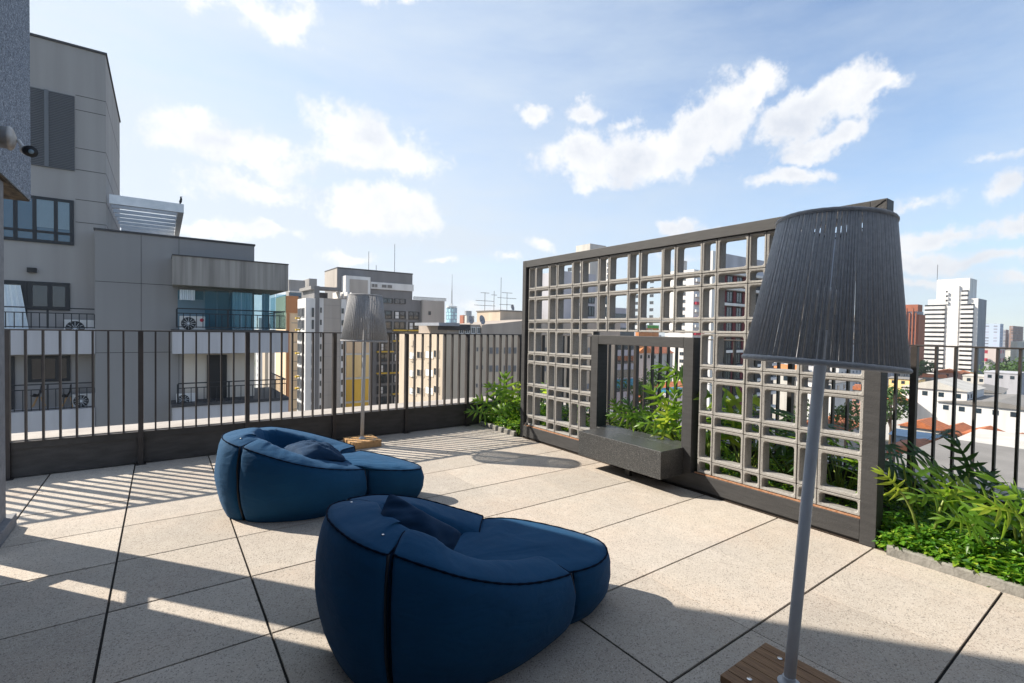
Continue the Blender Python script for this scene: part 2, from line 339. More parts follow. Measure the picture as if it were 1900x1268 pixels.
# ------------------------------------------------------------------ railings
def railing(label, group, posts, plane, axis, zb, zf, name='railing'):
    """posts: positions along the run; axis 'x' runs along x at y=plane"""
    root = thing(name, label, 'railing', (posts[0], plane, 0) if axis == 'x' else (plane, posts[0], 0), group)
    def bx(mb, a0, a1, b0, b1, z0, z1):
        return mb.box(a0, a1, b0, b1, z0, z1) if axis == 'x' else mb.box(b0, b1, a0, a1, z0, z1)
    lo, hi = min(posts), max(posts); d = abs(posts[1] - posts[0]); out = 1
    p = plane
    bx(MB(), lo - .03, hi + .03, p - .032, p + .032, 1.512, 1.526).build('top_rail', M['rail_steel'], root, bevel=.002)
    bx(MB(), lo - .03, hi + .03, p - .022, p + .026, zb - .012, zb).build('bottom_rail', M['rail_steel'], root)
    for i, a in enumerate(posts):
        mb = MB(); bx(mb, a - .023, a + .025, p - .038, p + .030, .006, 1.511); bx(mb, a - .05, a + .05, p - .075, p + .03, .001, .0062)
        mb.build('post', M['rail_steel'], root, bevel=.002)
    sp = sorted(posts)
    for a, b in zip(sp[:-1], sp[1:]):
        mb = MB(); bx(mb, a + .025, b - .025, p + .002, p + .012, .012, zb - .075); mb.build('base_panel', M['panel'], root)
        mb = MB(); bx(mb, a + .025, b - .025, p - .012, p + .016, zb - .073, zb - .013); mb.build('upper_trim', M['steel'], root)
        for k in range(1, 8):
            c = a + (b - a) * (k * .131 + .006) / 1.075
            mb = MB(); bx(mb, c - .0085, c + .0085, p - .026, p + .026, zb + .001, 1.511); mb.build('bar', M['rail_steel'], root)
    return root
railing('dark steel railing with upright bars along the far left side of the terrace', None, [-2.345 + 1.0745 * k for k in range(8)], 6.945, 'x', .372, 0)
railing('dark steel railing with upright bars behind the planting bed on the right', None, [-5.0 + 1.075 * k for k in range(12)], 5.62, 'y', .262, 0)

# ------------------------------------------------------------------ block screen
SY0, SY1, SZ = 1.322, 5.80, 2.625
scr = thing('block_screen', 'tall screen of pierced concrete blocks in a dark steel frame with a square opening', 'screen', (4.46, 3.5, 0))
X0, X1 = 4.36, 4.50
mb = MB(); mb.box(X0, X1, SY0, SY0 + .105, 0, SZ); mb.box(X0, X1, SY1 - .075, SY1, 0, SZ)
mb.box(X0 + .001, X1 - .001, SY0 + .106, SY1 - .076, SZ - .10, SZ - .001)
mb.box(X0 + .001, X1 - .001, SY0 + .106, SY1 - .076, .028, .185)
mb.build('steel_frame', M['frame'], scr, bevel=.003)
for (a_, b_) in ((SY0 + .108, 2.87), (4.36, SY1 - .078)): mb = MB(); mb.box(X0 + .012, X0 + .05, a_, b_, .186, .196); mb.build('rust_line', M['rust'], scr)
mb = MB(); mb.box(X0 + .02, X1 - .01, SY0 + .11, SY1 - .08, .006, .0275); mb.build('gap_shadow', M['black'], scr)  # black strip standing in for the shade in the gap under the base beam
mb = MB(); random.seed(8); yw = SY0 + .09; pts = []
for i in range(12):
    f = i / 11; pts.append((X0 - .002, SY0 + .012 + .16 * f + random.uniform(-.004, .004), SZ - .012 - .105 * f))
mb.tube(pts, .0028, 5); mb.build('cable', M['black'], scr)
# opening frame
OY0, OY1, OZ0, OZ1 = 2.90, 4.335, .12, 1.555
mb = MB(); fx0, fx1 = X0 - .012, X1 + .02
mb.box(fx0, fx1, OY0, OY0 + .115, .187, OZ1); mb.box(fx0, fx1, OY1 - .115, OY1, .187, OZ1)
mb.box(fx0 + .001, fx1 - .001, OY0 + .116, OY1 - .116, OZ1 - .11, OZ1 - .001)
mb.build('opening_frame', M['frame'], scr, bevel=.003)
# blocks, each with four openings: wide/narrow by tall/short
BX0, BX1 = 4.385, 4.495
MY, MZ = .4722, .4665
def hollow(mb, y0, y1, z0, z1, wall, rad, ph):
    ny = []
    def rr(a0, a1, b0, b1, r, n=4):
        pts = []
        for (cy, cz, s0) in ((a1 - r, b1 - r, 0), (a0 + r, b1 - r, 90), (a0 + r, b0 + r, 180), (a1 - r, b0 + r, 270)):
            for k in range(n + 1):
                a = math.radians(s0 + 90 * k / n); pts.append((cy + r * math.cos(a), cz + r * math.sin(a)))
        return pts
    g_ = .0022
    o = rr(y0 + g_, y1 - g_, z0 + g_, z1 - g_, .006); i1 = rr(y0 + wall, y1 - wall, z0 + wall, z1 - wall, rad)
    i2 = rr(y0 + wall + .008, y1 - wall - .008, z0 + wall + .008, z1 - wall - .008, rad)
    dx = random.uniform(-.003, .003)
    rings = [[(BX1, a, b) for a, b in o], [(BX0 + .004 + dx, a, b) for a, b in o], [(BX0 + dx, a + (ph if 0 else 0), b) for a, b in rr(y0 + g_ + .004, y1 - g_ - .004, z0 + g_ + .004, z1 - g_ - .004, .006)],
             [(BX0 + .002 + dx, a, b) for a, b in i1], [(BX0 + .018, a + noise.noise(Vector((a * 9, b * 9, ph))) * .002, b) for a, b in i2], [(BX1 - .01, a + noise.noise(Vector((a * 19, b * 19, ph))) * .004, b) for a, b in i2], [(BX1, a, b) for a, b in i1], [(BX1, a, b) for a, b in o]]
    n = len(o); vs = [v for r in rings for v in r]
    fs = [(i * n + k, i * n + (k + 1) % n, (i + 1) * n + (k + 1) % n, (i + 1) * n + k) for i in range(len(rings) - 1) for k in range(n)]
    mb.add(vs, fs)
random.seed(5)
for k in range(-1, 10):
    ya = 1.432 + MY * k                                   # block k: wide cell then narrow cell (towards +y)
    for j in range(5):
        zb_ = .199 + MZ * j
        mb = MB(); cells = []
        for (c0, c1) in ((0, .312), (.312, MY)):
            for (d0, d1) in ((0, .132), (.132, MZ)):      # short row below, tall row above
                y0, y1, z0, z1 = ya + c0, ya + c1, zb_ + d0, zb_ + d1
                y0 = max(y0, SY0 + .107); y1 = min(y1, SY1 - .077)
                if z1 > SZ - .102: z1 = SZ - .102
                if y1 - y0 < .06: continue
                if z0 < OZ1 - .02 and y1 > OY0 + .02 and y0 < OY1 - .02:
                    if y0 < OY0 - .05: y1 = OY0 - .002
                    elif y1 > OY1 + .05: y0 = OY1 + .002
                    else: continue
                    if y1 - y0 < .06: continue
                cells.append((y0, y1, z0, z1))
        for (y0, y1, z0, z1) in cells:
            hollow(mb, y0, y1, z0, z1, .017 if (z1 - z0) < .2 or (y1 - y0) < .2 else .023, .022, k + j * 3.3)
        if cells: mb.build('concrete_block', M['concrete'], scr)
mb = MB(); mb.box(X0 + .01, X0 + .05, 5.66, 5.70, .186, .23); mb.build('bracket', M['steel'], scr)

# granite bench through the opening
bn = thing('granite_bench', 'thick dark speckled granite bench slab set into the square opening of the screen', 'bench', (4.2, 3.5, 0))
mb = MB(); mb.box(3.985, 4.347, 2.985, 4.15, .145, .425); mb.box(4.3472, 4.575, 3.018, 4.218, .188, .4252); mb.build('seat', M['granite_bench'], bn, bevel=.004)
mb = MB(); mb.box(4.20, 4.25, 3.56, 3.62, .0, .143); mb.build('foot', M['steel'], bn)
mb = MB(); mb.box(4.20, 4.25, 3.05, 4.1, .128, .144); mb.build('support_rail', M['steel'], bn)

# ------------------------------------------------------------------ lamps
def lamp(label, base, top, wood, pole, rope, seed, ncord=150, cr_=(.0046, .0057)):
    random.seed(seed)
    b = Vector(base); tp = Vector(top); root = thing('floor_lamp', label, 'lamp', (b.x, b.y, 0), 'rope-shade floor lamps')
    # plank base
    bs = thing_part(root, 'wooden_base'); 
    mbb = MB(); x0 = b.x - .2; w = .4 / 7
    for k in range(7):
        mbb.box(x0 + k * w + .0015, x0 + (k + 1) * w - .0015, b.y - .2, b.y + .2, .062, .092)
    mbb.box(b.x - .198, b.x + .198, b.y - .198, b.y - .18, .002, .0615); mbb.box(b.x - .198, b.x + .198, b.y + .18, b.y + .198, .002, .0615)
    mbb.box(b.x - .198, b.x - .18, b.y - .1795, b.y + .1795, .002, .0615); mbb.box(b.x + .18, b.x + .198, b.y - .1795, b.y + .1795, .002, .0615)
    mbb.box(b.x - .1795, b.x + .1795, b.y - .1795, b.y + .1795, .03, .055)
    bb = mbb.build('wooden_base', M[wood], root, bevel=.002)
    sc = MB()
    for (dx, dy) in ((-.12, .11), (.13, .1), (-.12, -.12), (.13, -.12)): sc.lathe([(0.001, .0925), (.011, .0925), (.011, .096), (.002, .098)], 12, Matrix.Translation((b.x + dx, b.y + dy, 0)))
    sc.build('bolt', M['chrome'], bb)
    ax = (tp - b).normalized(); rot = Vector((0, 0, 1)).rotation_difference(ax).to_matrix().to_4x4(); T = Matrix.Translation((b.x, b.y, .0925)) @ rot
    H = (tp - b).length
    mf = MB(); mf.lathe([(.045, .0), (.045, .006), (.026, .008), (.026, .03), (.0255, .031)], 28, Matrix.Translation((b.x, b.y, .0925))); mf.build('flange', M['flange'], root, True)
    mp_ = MB(); mp_.lathe([(.0235, .01), (.0235, H - .5), (.012, H - .49), (.012, H - .08)], 24, T); mp_.build('pole', M[pole], root, True)
    sh = MB(); z0, z1, r0, r1 = H - .64, H - .03, .300, .214
    for k in range(ncord):
        a = 2 * PI * (k + (.15 if k % 2 else -.15) * .9 + random.uniform(-.10, .10)) / ncord; a2 = a + random.uniform(-.005, .005)
        P = [T @ Vector((r0 * math.cos(a), r0 * math.sin(a), z0)), T @ Vector(((r0 + r1) / 2 * math.cos((a + a2) / 2), (r0 + r1) / 2 * math.sin((a + a2) / 2), (z0 + z1) / 2)), T @ Vector((r1 * math.cos(a2), r1 * math.sin(a2), z1))]
        sh.tube(P, random.uniform(*cr_), 6)
    shd = sh.build('lamp_shade', M[rope], root, True)
    for (r, z, rr_) in ((r0, z0, .011), (r1, z1, .010)):
        rg = MB(); n = 72
        P = [T @ Vector((r * math.cos(2 * PI * k / n), r * math.sin(2 * PI * k / n), z)) for k in range(n + 1)]
        rg.tube(P, [rr_ * (1 + .06 * math.sin(k * 2.7)) for k in range(n + 1)], 10, False); rg.build('shade_rim', M[rope], shd, True)
    fr = MB()
    for zz, rr_ in ((z1 - .02, r1 - .012),):
        for k in range(3):
            a = 2 * PI * k / 3 + .4; fr.tube([T @ Vector((0, 0, zz - .05)), T @ Vector((rr_ * math.cos(a), rr_ * math.sin(a), zz))], .004, 6)
    fr.build('shade_frame', M['steel'], shd)
    bu = MB(); zc = z0 + .24
    bu.lathe([(.018, zc - .10), (.02, zc - .05), (.048, zc + .0), (.055, zc + .035), (.045, zc + .07), (.02, zc + .092), (.001, zc + .095)], 20, T); bu.build('bulb', M['bulb'], root, True)
    return root
def thing_part(root, n): return None
lamp('large near floor lamp with dark grey rope shade, leaning slightly in front of the screen', (2.20, .96, .092), (2.362, .903, 2.115), 'wood', 'pole', 'rope', 1, 160, (.0044, .0049))
lamp('small distant floor lamp with pale rope shade on a wooden block by the railing', (2.205, 6.50, .092), (2.235, 6.50, 2.06), 'wood_light', 'pole_light', 'rope_light', 2, 120, (.0062, .0062))

# ------------------------------------------------------------------ bean bag loungers
def cat(P, t):
    n = len(P) - 1; f = min(max(t, 0), .99999) * n; i = int(f); u = f - i
    a, b, c, d = P[max(i - 1, 0)], P[i], P[i + 1], P[min(i + 2, n)]
    return tuple(.5 * ((2 * b[k]) + (-a[k] + c[k]) * u + (2 * a[k] - 5 * b[k] + 4 * c[k] - d[k]) * u * u + (-a[k] + 3 * b[k] - 3 * c[k] + d[k]) * u ** 3) for k in range(len(b)))
def bag(label, ctr, back, armN, foot, armF, inner, bulge, seatz, wr, tuck=.05):
    """each of back/armN/foot/armF is a list of piping points (x, y, z) running round the rim; inner the matching inward reach"""
    root = thing('bean_bag_lounger', label, 'bean bag', (ctr[0], ctr[1], 0), 'blue bean bag loungers')
    ctr = Vector((ctr[0], ctr[1]))
    def panel(name, P, puff, reach, bul, zin, drop, seed, foottype=None):
        NT = 56; rows = []; pip = []
        for i in range(NT + 1):
            t = i / NT; p = Vector(cat(P, t)); q = Vector(cat(P, min(t + .02, 1))) - Vector(cat(P, max(t - .02, 0)))
            nrm = Vector((q.y, -q.x)).normalized()
            if nrm.dot(Vector((p.x, p.y)) - ctr) < 0: nrm = -nrm
            e = min(1, t / .10, (1 - t) / .10); e = math.sqrt(max(0, 1 - (1 - e) ** 2)); e2 = .55 + .45 * e
            h = p.z; row = []
            cen = foottype(t) if foottype else None
            for k in range(11):                     # outer wall
                v = k / 10
                off = bul * (math.sin(PI * min(1, v * .93 + .07)) ** .7) * e2 - tuck * (1 - v) ** 3 - .012 * (1 - e)
                wv = noise.noise(Vector((p.x * 5, p.y * 5, v * 5 + seed))) * .010 + wr * noise.noise(Vector((t * 34 + seed, v * 3.5, seed))) * .010 * (1.2 - e)
                row.append(Vector((p.x + nrm.x * (off + wv * math.sin(PI * v)), p.y + nrm.y * (off + wv * math.sin(PI * v)), h * v + .002)))
            pip.append(row[-1].copy())
            r = reach * (1 if foottype is None else 1)
            for k in range(1, 15):                  # top, going inwards
                s = k / 14
                if foottype:
                    c = cen; xx = p.x + (c[0] - p.x) * s; yy = p.y + (c[1] - p.y) * s
                    zz = h + (c[2] - h) * s + puff * (math.sin(PI * min(1, s * 1.0)) ** .8) * e2
                else:
                    s2 = 1 - (1 - s) ** 1.5 if s < .999 else 1
                    xx = p.x - nrm.x * r * s2; yy = p.y - nrm.y * r * s2
                    sp = min(1, s / .62)
                    zz = h + puff * math.sin(PI * min(1, sp * .78)) ** .8 * e2
                    if s > .55: u = (s - .55) / .45; zz = zz * (1 - u * u * (3 - 2 * u)) + zin * u * u * (3 - 2 * u)
                wv = noise.noise(Vector((xx * 6, yy * 6, seed))) * .012 + wr * noise.noise(Vector((t * 20 + seed, s * 4, seed + 5))) * .007
                row.append(Vector((xx, yy, zz + wv * min(1, s * 4) * (1 if s < .9 else .4))))
            rows.append(row)
        mb = MB(); mb.grid(rows); o = mb.build(name, M['blue'], root, True)
        bm = bmesh.new(); bm.from_mesh(o.data); bm.verts.ensure_lookup_table(); w = len(rows[0])
        ends = [[bm.verts[st * w + k] for k in range(w)] for st in (0, NT)]
        for vs in ends:
            c0 = sum((v.co for v in vs), Vector()) / w; c0.z = max(.05, c0.z - .03)
            cv = bm.verts.new(c0)
            for a_, b_ in zip(vs[:-1], vs[1:]): bm.faces.new((a_, b_, cv)).smooth = True
        bmesh.ops.recalc_face_normals(bm, faces=bm.faces); bm.to_mesh(o.data); bm.free()
        pm = MB(); pm.tube([v + Vector((0, 0, .002)) for v in pip], [.0048 + .0012 * math.sin(i * 1.9) for i in range(len(pip))], 6)
        for ed in (0, NT):
            pm.tube([rows[ed][k] for k in range(0, 22)], .004, 6)
        pm.build('piping', M['piping'], o, True)
        return rows, o
    rb, ob = panel('backrest', back, .026, inner[0], bulge[0], seatz, 0, 1)
    rn, on_ = panel('armrest', armN, .045, inner[1], bulge[1], seatz, 0, 2)
    fN = Vector(foot[0]); fF = Vector(foot[-1])
    def ft(t):
        a = Vector((fN.x - .62, fN.y + .26, .345)); b = Vector((fF.x - .55, fF.y - .30, .36)); tt = .15 + .7 * t
        c = a.lerp(b, tt); c.z += .035 * math.sin(PI * tt); return c
    rf, of_ = panel('footrest', foot, .03, 0, bulge[2], .2, 0, 3, ft)
    ra, oa = panel('armrest', armF, .018, inner[3], bulge[1], seatz, 0, 4)
    # zips down the seams
    for (r, ed) in ((rb, -1), (rn, -1), (rf, -1), (ra, -1)):
        z = MB(); z.tube([v for v in r[ed][0:11]], .0085, 6); z.build('zip', M['zip'], ob if r is rb else on_ if r is rn else of_ if r is rf else oa, True)
    # seat cushion
    mbs = MB(); rows = []
    for i in range(15):
        rr = i / 14; row = []
        for k in range(41):
            a = 2 * PI * k / 40; ex, ey = math.cos(a) * .50 * rr, math.sin(a) * .42 * rr
            row.append(Vector((ctr.x + .06 + ex, ctr.y + ey, seatz + .07 - .05 * rr * rr + noise.noise(Vector((ex * 7, ey * 7, 3))) * .015)))
        rows.append(row)
    mbs.grid(rows); mbs.build('seat', M['blue'], root, True)
    # press studs
    for v in (rb[NTI(8)][13], rb[NTI(48)][13]):
        s = MB(); s.lathe([(.0005, .0), (.007, .0), (.007, .003), (.003, .0045)], 14, Matrix.Translation(v)); s.build('press_stud', M['chrome'], ob, True)
    return root
def NTI(i): return i
bag('near blue bean bag lounger with its dark cushion, in the front shade', (1.30, 2.20),
    [(.82, 2.72, .63), (.72, 2.62, .65), (.655, 2.42, .665), (.66, 2.20, .665), (.70, 2.05, .655), (.775, 1.955, .63)],
    [(.795, 1.945, .63), (.94, 1.835, .575), (1.08, 1.785, .515), (1.28, 1.770, .44), (1.50, 1.795, .375), (1.755, 1.855, .315)],
    [(1.785, 1.868, .31), (1.99, 1.89, .295), (2.16, 1.985, .285), (2.20, 2.12, .30), (2.08, 2.34, .325), (1.87, 2.52, .365), (1.68, 2.60, .385)],
    [(1.675, 2.605, .40), (1.52, 2.72, .45), (1.30, 2.80, .53), (1.05, 2.79, .60), (.845, 2.735, .63)],
    (.34, .30, 0, .33), (.058, .055, .03), .30, .35)
bag('far blue bean bag lounger standing in the sun near the railing', (1.00, 4.62),
    [(.68, 5.20, .60), (.55, 5.10, .63), (.445, 4.88, .65), (.41, 4.72, .65), (.43, 4.57, .64), (.505, 4.455, .61)],
    [(.525, 4.435, .61), (.63, 4.33, .57), (.80, 4.235, .505), (1.00, 4.175, .44), (1.25, 4.19, .375), (1.49, 4.30, .315)],
    [(1.515, 4.295, .31), (1.70, 4.205, .295), (1.90, 4.165, .28), (1.995, 4.20, .275), (1.98, 4.36, .29), (1.80, 4.62, .33), (1.62, 4.82, .36)],
    [(1.58, 4.86, .40), (1.40, 5.06, .46), (1.15, 5.18, .54), (.90, 5.24, .60), (.70, 5.215, .61)],
    (.33, .28, 0, .33), (.055, .055, .03), .30, .8)

def cushion(label, loc, rot, w, h, th, seed, matn):
    mb = MB(); n = 26
    Mx = Matrix.Translation(loc) @ rot.to_4x4()
    for sgn in (1, -1):
        rows = []
        for i in range(n + 1):
            row = []
            for j in range(n + 1):
                u, v = i / n * 2 - 1, j / n * 2 - 1
                pin = (1 - .08 * (1 - abs(v) ** 2) * abs(u) ** 3) * (1 - .04 * abs(v) ** 6); pin2 = (1 - .08 * (1 - abs(u) ** 2) * abs(v) ** 3) * (1 - .10 * abs(u) ** 6)
                k = max(0, (1 - u * u) * (1 - v * v)) ** .45
                z = sgn * th * k * .5 + noise.noise(Vector((u * 2.2, v * 2.2, seed))) * .03 * k + abs(noise.noise(Vector((u * 2.0 + v * 3, v * 1.1, seed + 3)))) * .045 * k
                row.append(Mx @ Vector((u * w / 2 * pin, v * h / 2 * pin2, z)))
            rows.append(row if sgn > 0 else row[::-1])
        mb.grid(rows)
    o = mb.build('cushion', M[matn], None, True)
    tag(o, label, 'cushion', 'blue scatter cushions'); return o
from mathutils import Euler
def frame3(A, Cc, hint):
    e1 = (Cc - A).normalized(); e2 = (hint - e1 * hint.dot(e1)).normalized(); return Matrix((e1, e2, e1.cross(e2))).transposed(), e1, e2
A_ = Vector((.915, 2.32, .75)); C_ = Vector((1.30, 2.15, .485)); R3, e1_, e2_ = frame3(A_, C_, Vector((.15, -.45, -.85)))
cushion('dark wrinkled blue cushion standing on its corner in the near lounger', A_ + e1_ * .22 + e2_ * .14, R3, .45, .36, .19, 2, 'blue_dark')
cushion('blue cushion lying flat in the far lounger', (1.12, 4.55, .455), Euler((math.radians(4), math.radians(12), math.radians(10))).to_matrix(), .44, .42, .17, 6, 'blue_dark')

# ------------------------------------------------------------------ own building on the left: column, wall and overhanging granite volume
col = thing('corner_column', 'grey rendered column with a stone plinth at the far left edge', 'column', (-1.1, 5, 0))
mb = MB(); mb.box(-1.012, -.968, 4.70, 5.235, 0, 2.648); mb.build('shaft', M['column'], col)
mb = MB(); mb.box(-1.06, -.925, 4.68, 5.33, .002, .10); mb.build('plinth', M['column'], col, bevel=.006)
vol = thing('granite_volume', 'overhanging wall clad in dark blue speckled granite at the upper left corner', 'wall', (-2, 1, 2.65))
mb = MB(); mb.box(-1.17, -.93, -7.5, 5.945, 2.66, 9.0); mb.build('cladding', M['granite_wall'], vol)
mb = MB(); mb.box(-1.16, -.94, -7.4, 5.935, 2.6485, 2.6598); mb.build('soffit', mat('soffit', (.10, .075, .05), .95, (.03, .022, .016), 6, bump=.8, bscale=14, stretch=(4, 1, 1)), vol)
w = thing('glazed_wall', 'wall of the sheltered lobby beside the terrace, mostly outside the frame', 'wall', (-1, 0, 0))
mb = MB(); mb.box(-1.02, -.965, -7.5, 4.50, 0, 2.647); mb.build('wall', M['column'], w)
mb = MB(); Mx = Matrix.Translation((-.99, 4.60, .50)) @ Matrix.Rotation(math.radians(35), 4, 'X'); mb.box(-.03, .03, -.14, .14, -.045, .045, Mx); mb.box(-1.01, -.97, 4.502, 4.698, 1.0, 1.09); mb.build('crossbar', M['steel'], w)

rf_ = thing('ambient_blocker', 'unseen wall added behind the camera to hold back sky light', 'building', (2, -3, 0))  # out of view, added to cut the ambient light on the terrace
mb = MB(); mb.box(-.92, 7.5, -4.2, -3.6, -.01, 7.0); mb.build('wall', M['column'], rf_)
cc = thing('security_camera', 'small bullet security camera on a round white junction box', 'security camera', (-.85, 5.2, 3.1))
yb, zb_ = 4.77, 2.86
Bm = Matrix.Translation((-.93, yb, zb_)) @ Matrix.Rotation(PI / 2, 4, 'Y')
mb = MB(); mb.lathe([(.072, 0), (.072, .07), (.078, .072), (.080, .085), (.066, .098), (.035, .110), (.015, .115)], 28, Bm); mb.build('junction_box', mat('boxwhite', (.55, .53, .50), .6, (.30, .25, .2), 12), cc, True)
tip = at(79, 287, 3.30); mid = at(47, 279, 3.40); st = Vector((-.81, yb, zb_)); 
mb = MB(); mb.tube([st, st.lerp(mid, .6), mid], .012, 10); mb.build('bracket', M['white'], cc, True)
dv = (tip - mid); dv = (dv + Vector((0, -.09, -.02))).normalized()
mb = MB(); mb.tube([mid - dv * .01, mid + dv * .01, mid + dv * .10], [.02, .033, .034], 18); mb.build('housing', M['white'], cc, True)
mb = MB(); mb.tube([mid + dv * .075, mid + dv * .10, mid + dv * .135], [.0355, .037, .037], 18); mb.build('hood', M['black'], cc, True)
mb = MB(); mb.tube([mid + dv * .135, mid + dv * .139], [.016, .013], 14); mb.build('lens', M['glass_pale'], cc, True)

# ------------------------------------------------------------------ planting
def lobe_leaf(mb, base, d, up, size, rnd, mi=0):
    """split philodendron leaf: arching midrib with paired finger lobes"""
    d = d.normalized(); side = d.cross(up).normalized(); up = side.cross(d).normalized()
    n = 5; droop = rnd.uniform(.25, .6); mb.mi = mi
    def rib(s): return base + d * (size * .72 * s) + up * (size * (.16 * s - droop * s * s))
    def strip(p0, dirv, ln, wd, nrm, curl):
        sd = dirv.cross(nrm).normalized(); pts = []
        W_ = [.55, 1.0, .9, .55, .04]
        for i, wv in enumerate(W_):
            s = i / 4; c = p0 + dirv * ln * s - nrm * ln * curl * s * s
            pts.append((c - sd * wd * wv, c + nrm * wd * -.25 * wv, c + sd * wd * wv))
        mb.grid([list(p) for p in pts])
    R = [rib(i / 10) for i in range(11)]
    mb.grid([[r - side * size * (.075 - .05 * i / 10), r + up * size * -.012, r + side * size * (.075 - .05 * i / 10)] for i, r in enumerate(R)])
    for i in range(n):
        s = .02 + .90 * i / (n - 1); p0 = rib(s); tang = (rib(min(1, s + .05)) - rib(s - .02)).normalized()
        ln = size * (.50 + .12 * math.sin(PI * (s * .8 + .1))) * rnd.uniform(.82, 1.12) * (1 - .38 * s)
        ang = math.radians(112 - 86 * s + rnd.uniform(-5, 5))
        for sg in (1, -1):
            dv = (tang * math.cos(ang) + side * sg * math.sin(ang) + up * rnd.uniform(.05, .28)).normalized()
            nr = (up - dv * up.dot(dv)).normalized()
            strip(p0, dv, ln, size * rnd.uniform(.048, .062), nr, rnd.uniform(.1, .45))
    tang = (rib(1) - rib(.9)).normalized(); strip(rib(.97), tang, size * .38, size * .05, (up - tang * up.dot(tang)).normalized(), .3)
def philodendron(label, x, y, n, hgt, spread, seed, lsize=.26, z0=.06, bias=None, yellow=.08, dark=.35, group='split-leaf plants in the bed', extra=()):
    rnd = random.Random(seed); root = thing('philodendron', label, 'plant', (x, y, z0), group); lf = MB(); sm = MB()
    for i in range(n):
        a = 2 * PI * i / n + rnd.uniform(-.5, .5); e = rnd.uniform(.25, 1.0)
        if bias is not None and rnd.random() < .45: a = bias + rnd.uniform(-.6, .6)
        out = Vector((math.cos(a), math.sin(a), 0)); b = Vector((x + rnd.uniform(-.05, .05), y + rnd.uniform(-.05, .05), z0))
        hh = hgt * rnd.uniform(.55, 1.0) * (1.05 - .45 * e); tip = b + out * spread * e * rnd.uniform(.7, 1.1) + Vector((0, 0, hh))
        if tip.x < 4.46 and tip.y > 1.25: tip.x = 4.46 + rnd.uniform(0, .1)
        if tip.x > 5.52: tip.x = 5.5
        m_ = b.lerp(tip, .5) + Vector((0, 0, hh * .14))
        sm.tube([b, b.lerp(m_, .6) + Vector((0, 0, .01)), m_, m_.lerp(tip, .6) + Vector((0, 0, .012)), tip], [.008, .0075, .006, .0055, .005], 6)
        d = (out * rnd.uniform(.7, 1.1) + Vector((0, 0, rnd.uniform(-.15, .55)))).normalized()
        r = rnd.random(); mi = 2 if r < yellow else (1 if r < yellow + dark else 0)
        upv = (Vector((0, 0, 1)) + Vector((rnd.uniform(-.5, .5), rnd.uniform(-.5, .5), 0))).normalized()
        sz = lsize * rnd.uniform(.85, 1.35)
        if tip.y > 1.3 and tip.x < 4.72 and d.x < 0: d.x = abs(d.x) * .3
        if tip.x > 5.3 and d.x > 0: d.x *= .2
        lobe_leaf(lf, tip, d, upv, sz, rnd, mi)
    for (sx, sy, px, py, D, dx, dy, dz, sz, mi) in extra:      # leaves the photo shows one by one: stem foot, blade base, direction, length
        tip = at(px, py, D); b = Vector((x, y, z0)) if sx is None else at(sx, sy, D); b.z = max(b.z, .02); d = (CR * dx + CU * dy + CF * dz).normalized()
        m_ = b.lerp(tip, .5) + Vector((0, 0, .05)); sx_ = MB(); sx_.tube([b, b.lerp(m_, .6) + Vector((0, 0, .02)), m_, m_.lerp(tip, .6) + Vector((0, 0, .015)), tip], [.010, .009, .0075, .0065, .006], 7); sx_.build('stem', M['stem'], root, True); sd_near = sx is not None
        lobe_leaf(lf, tip, d, (Vector((0, 0, .8)) - CF * .75 + CR * rnd.uniform(-.3, .3)).normalized(), sz * (.76 if sd_near else 1), rnd, mi)
    lf.mi = 0
    lf.build('foliage', [M['phil'], M['phil_dark'], M['phil_yellow']], root, True); sm.build('stem', M['stem'], root, True)
    return root
L_ = 'split-leaf philodendron '
PLS = [
 ('with a yellowing leaf, beside the dark right post of the screen', 4.78, 1.10, 5, .45, .34, 11, .22, .2, .35),
 ('with a big dark upright fan of lobes against the right railing', 5.25, .98, 5, .60, .30, 12, .24, 0, .75),
 ('with bright lime arching leaves near the curb, right of the screen', 4.95, .72, 4, .40, .42, 13, .22, .06, .05),
 ('with long leaves reaching right at the right edge of the photo', 5.25, .45, 6, .50, .42, 14, .24, .08, .25),
 ('low and pale, leaning over the ground cover at the right edge', 4.85, .30, 4, .36, .40, 15, .20, .12, .05),
 ('seen through the lowest openings of the screen next to the right post', 4.90, 1.75, 15, .80, .40, 21, .34, .05, .4),
 ('with drooping leaves behind the right part of the screen', 5.05, 2.20, 16, .92, .40, 22, .34, .1, .4),
 ('with yellow-green leaves behind the screen, just right of the opening', 4.90, 2.65, 16, .98, .38, 23, .33, .15, .3),
 ('tallest one, rising behind the right jamb of the square opening', 4.95, 3.02, 13, 1.12, .36, 24, .27, .08, .2),
 ('bright and spiky in the middle of the square opening', 4.85, 3.30, 15, .80, .34, 25, .27, .1, .05),
 ('dark and full behind the left half of the square opening', 5.00, 3.75, 14, .70, .40, 26, .27, .05, .4),
 ('low in the bed behind the left end of the bench', 4.95, 4.22, 12, .62, .38, 27, .25, .02, .4),
 ('behind the left part of the screen beside the opening frame', 5.05, 4.75, 12, .60, .40, 28, .25, .02, .4),
 ('behind the far left blocks of the screen', 4.95, 5.30, 12, .62, .40, 29, .25, .02, .4),
 ('tall and leaning out past the far left post of the screen', 4.80, 6.00, 13, .88, .36, 30, .26, .05, .2),
 ('with fan-shaped leaves in the far corner of the bed by the railing', 4.75, 6.45, 13, .66, .42, 31, .27, .05, .15)]
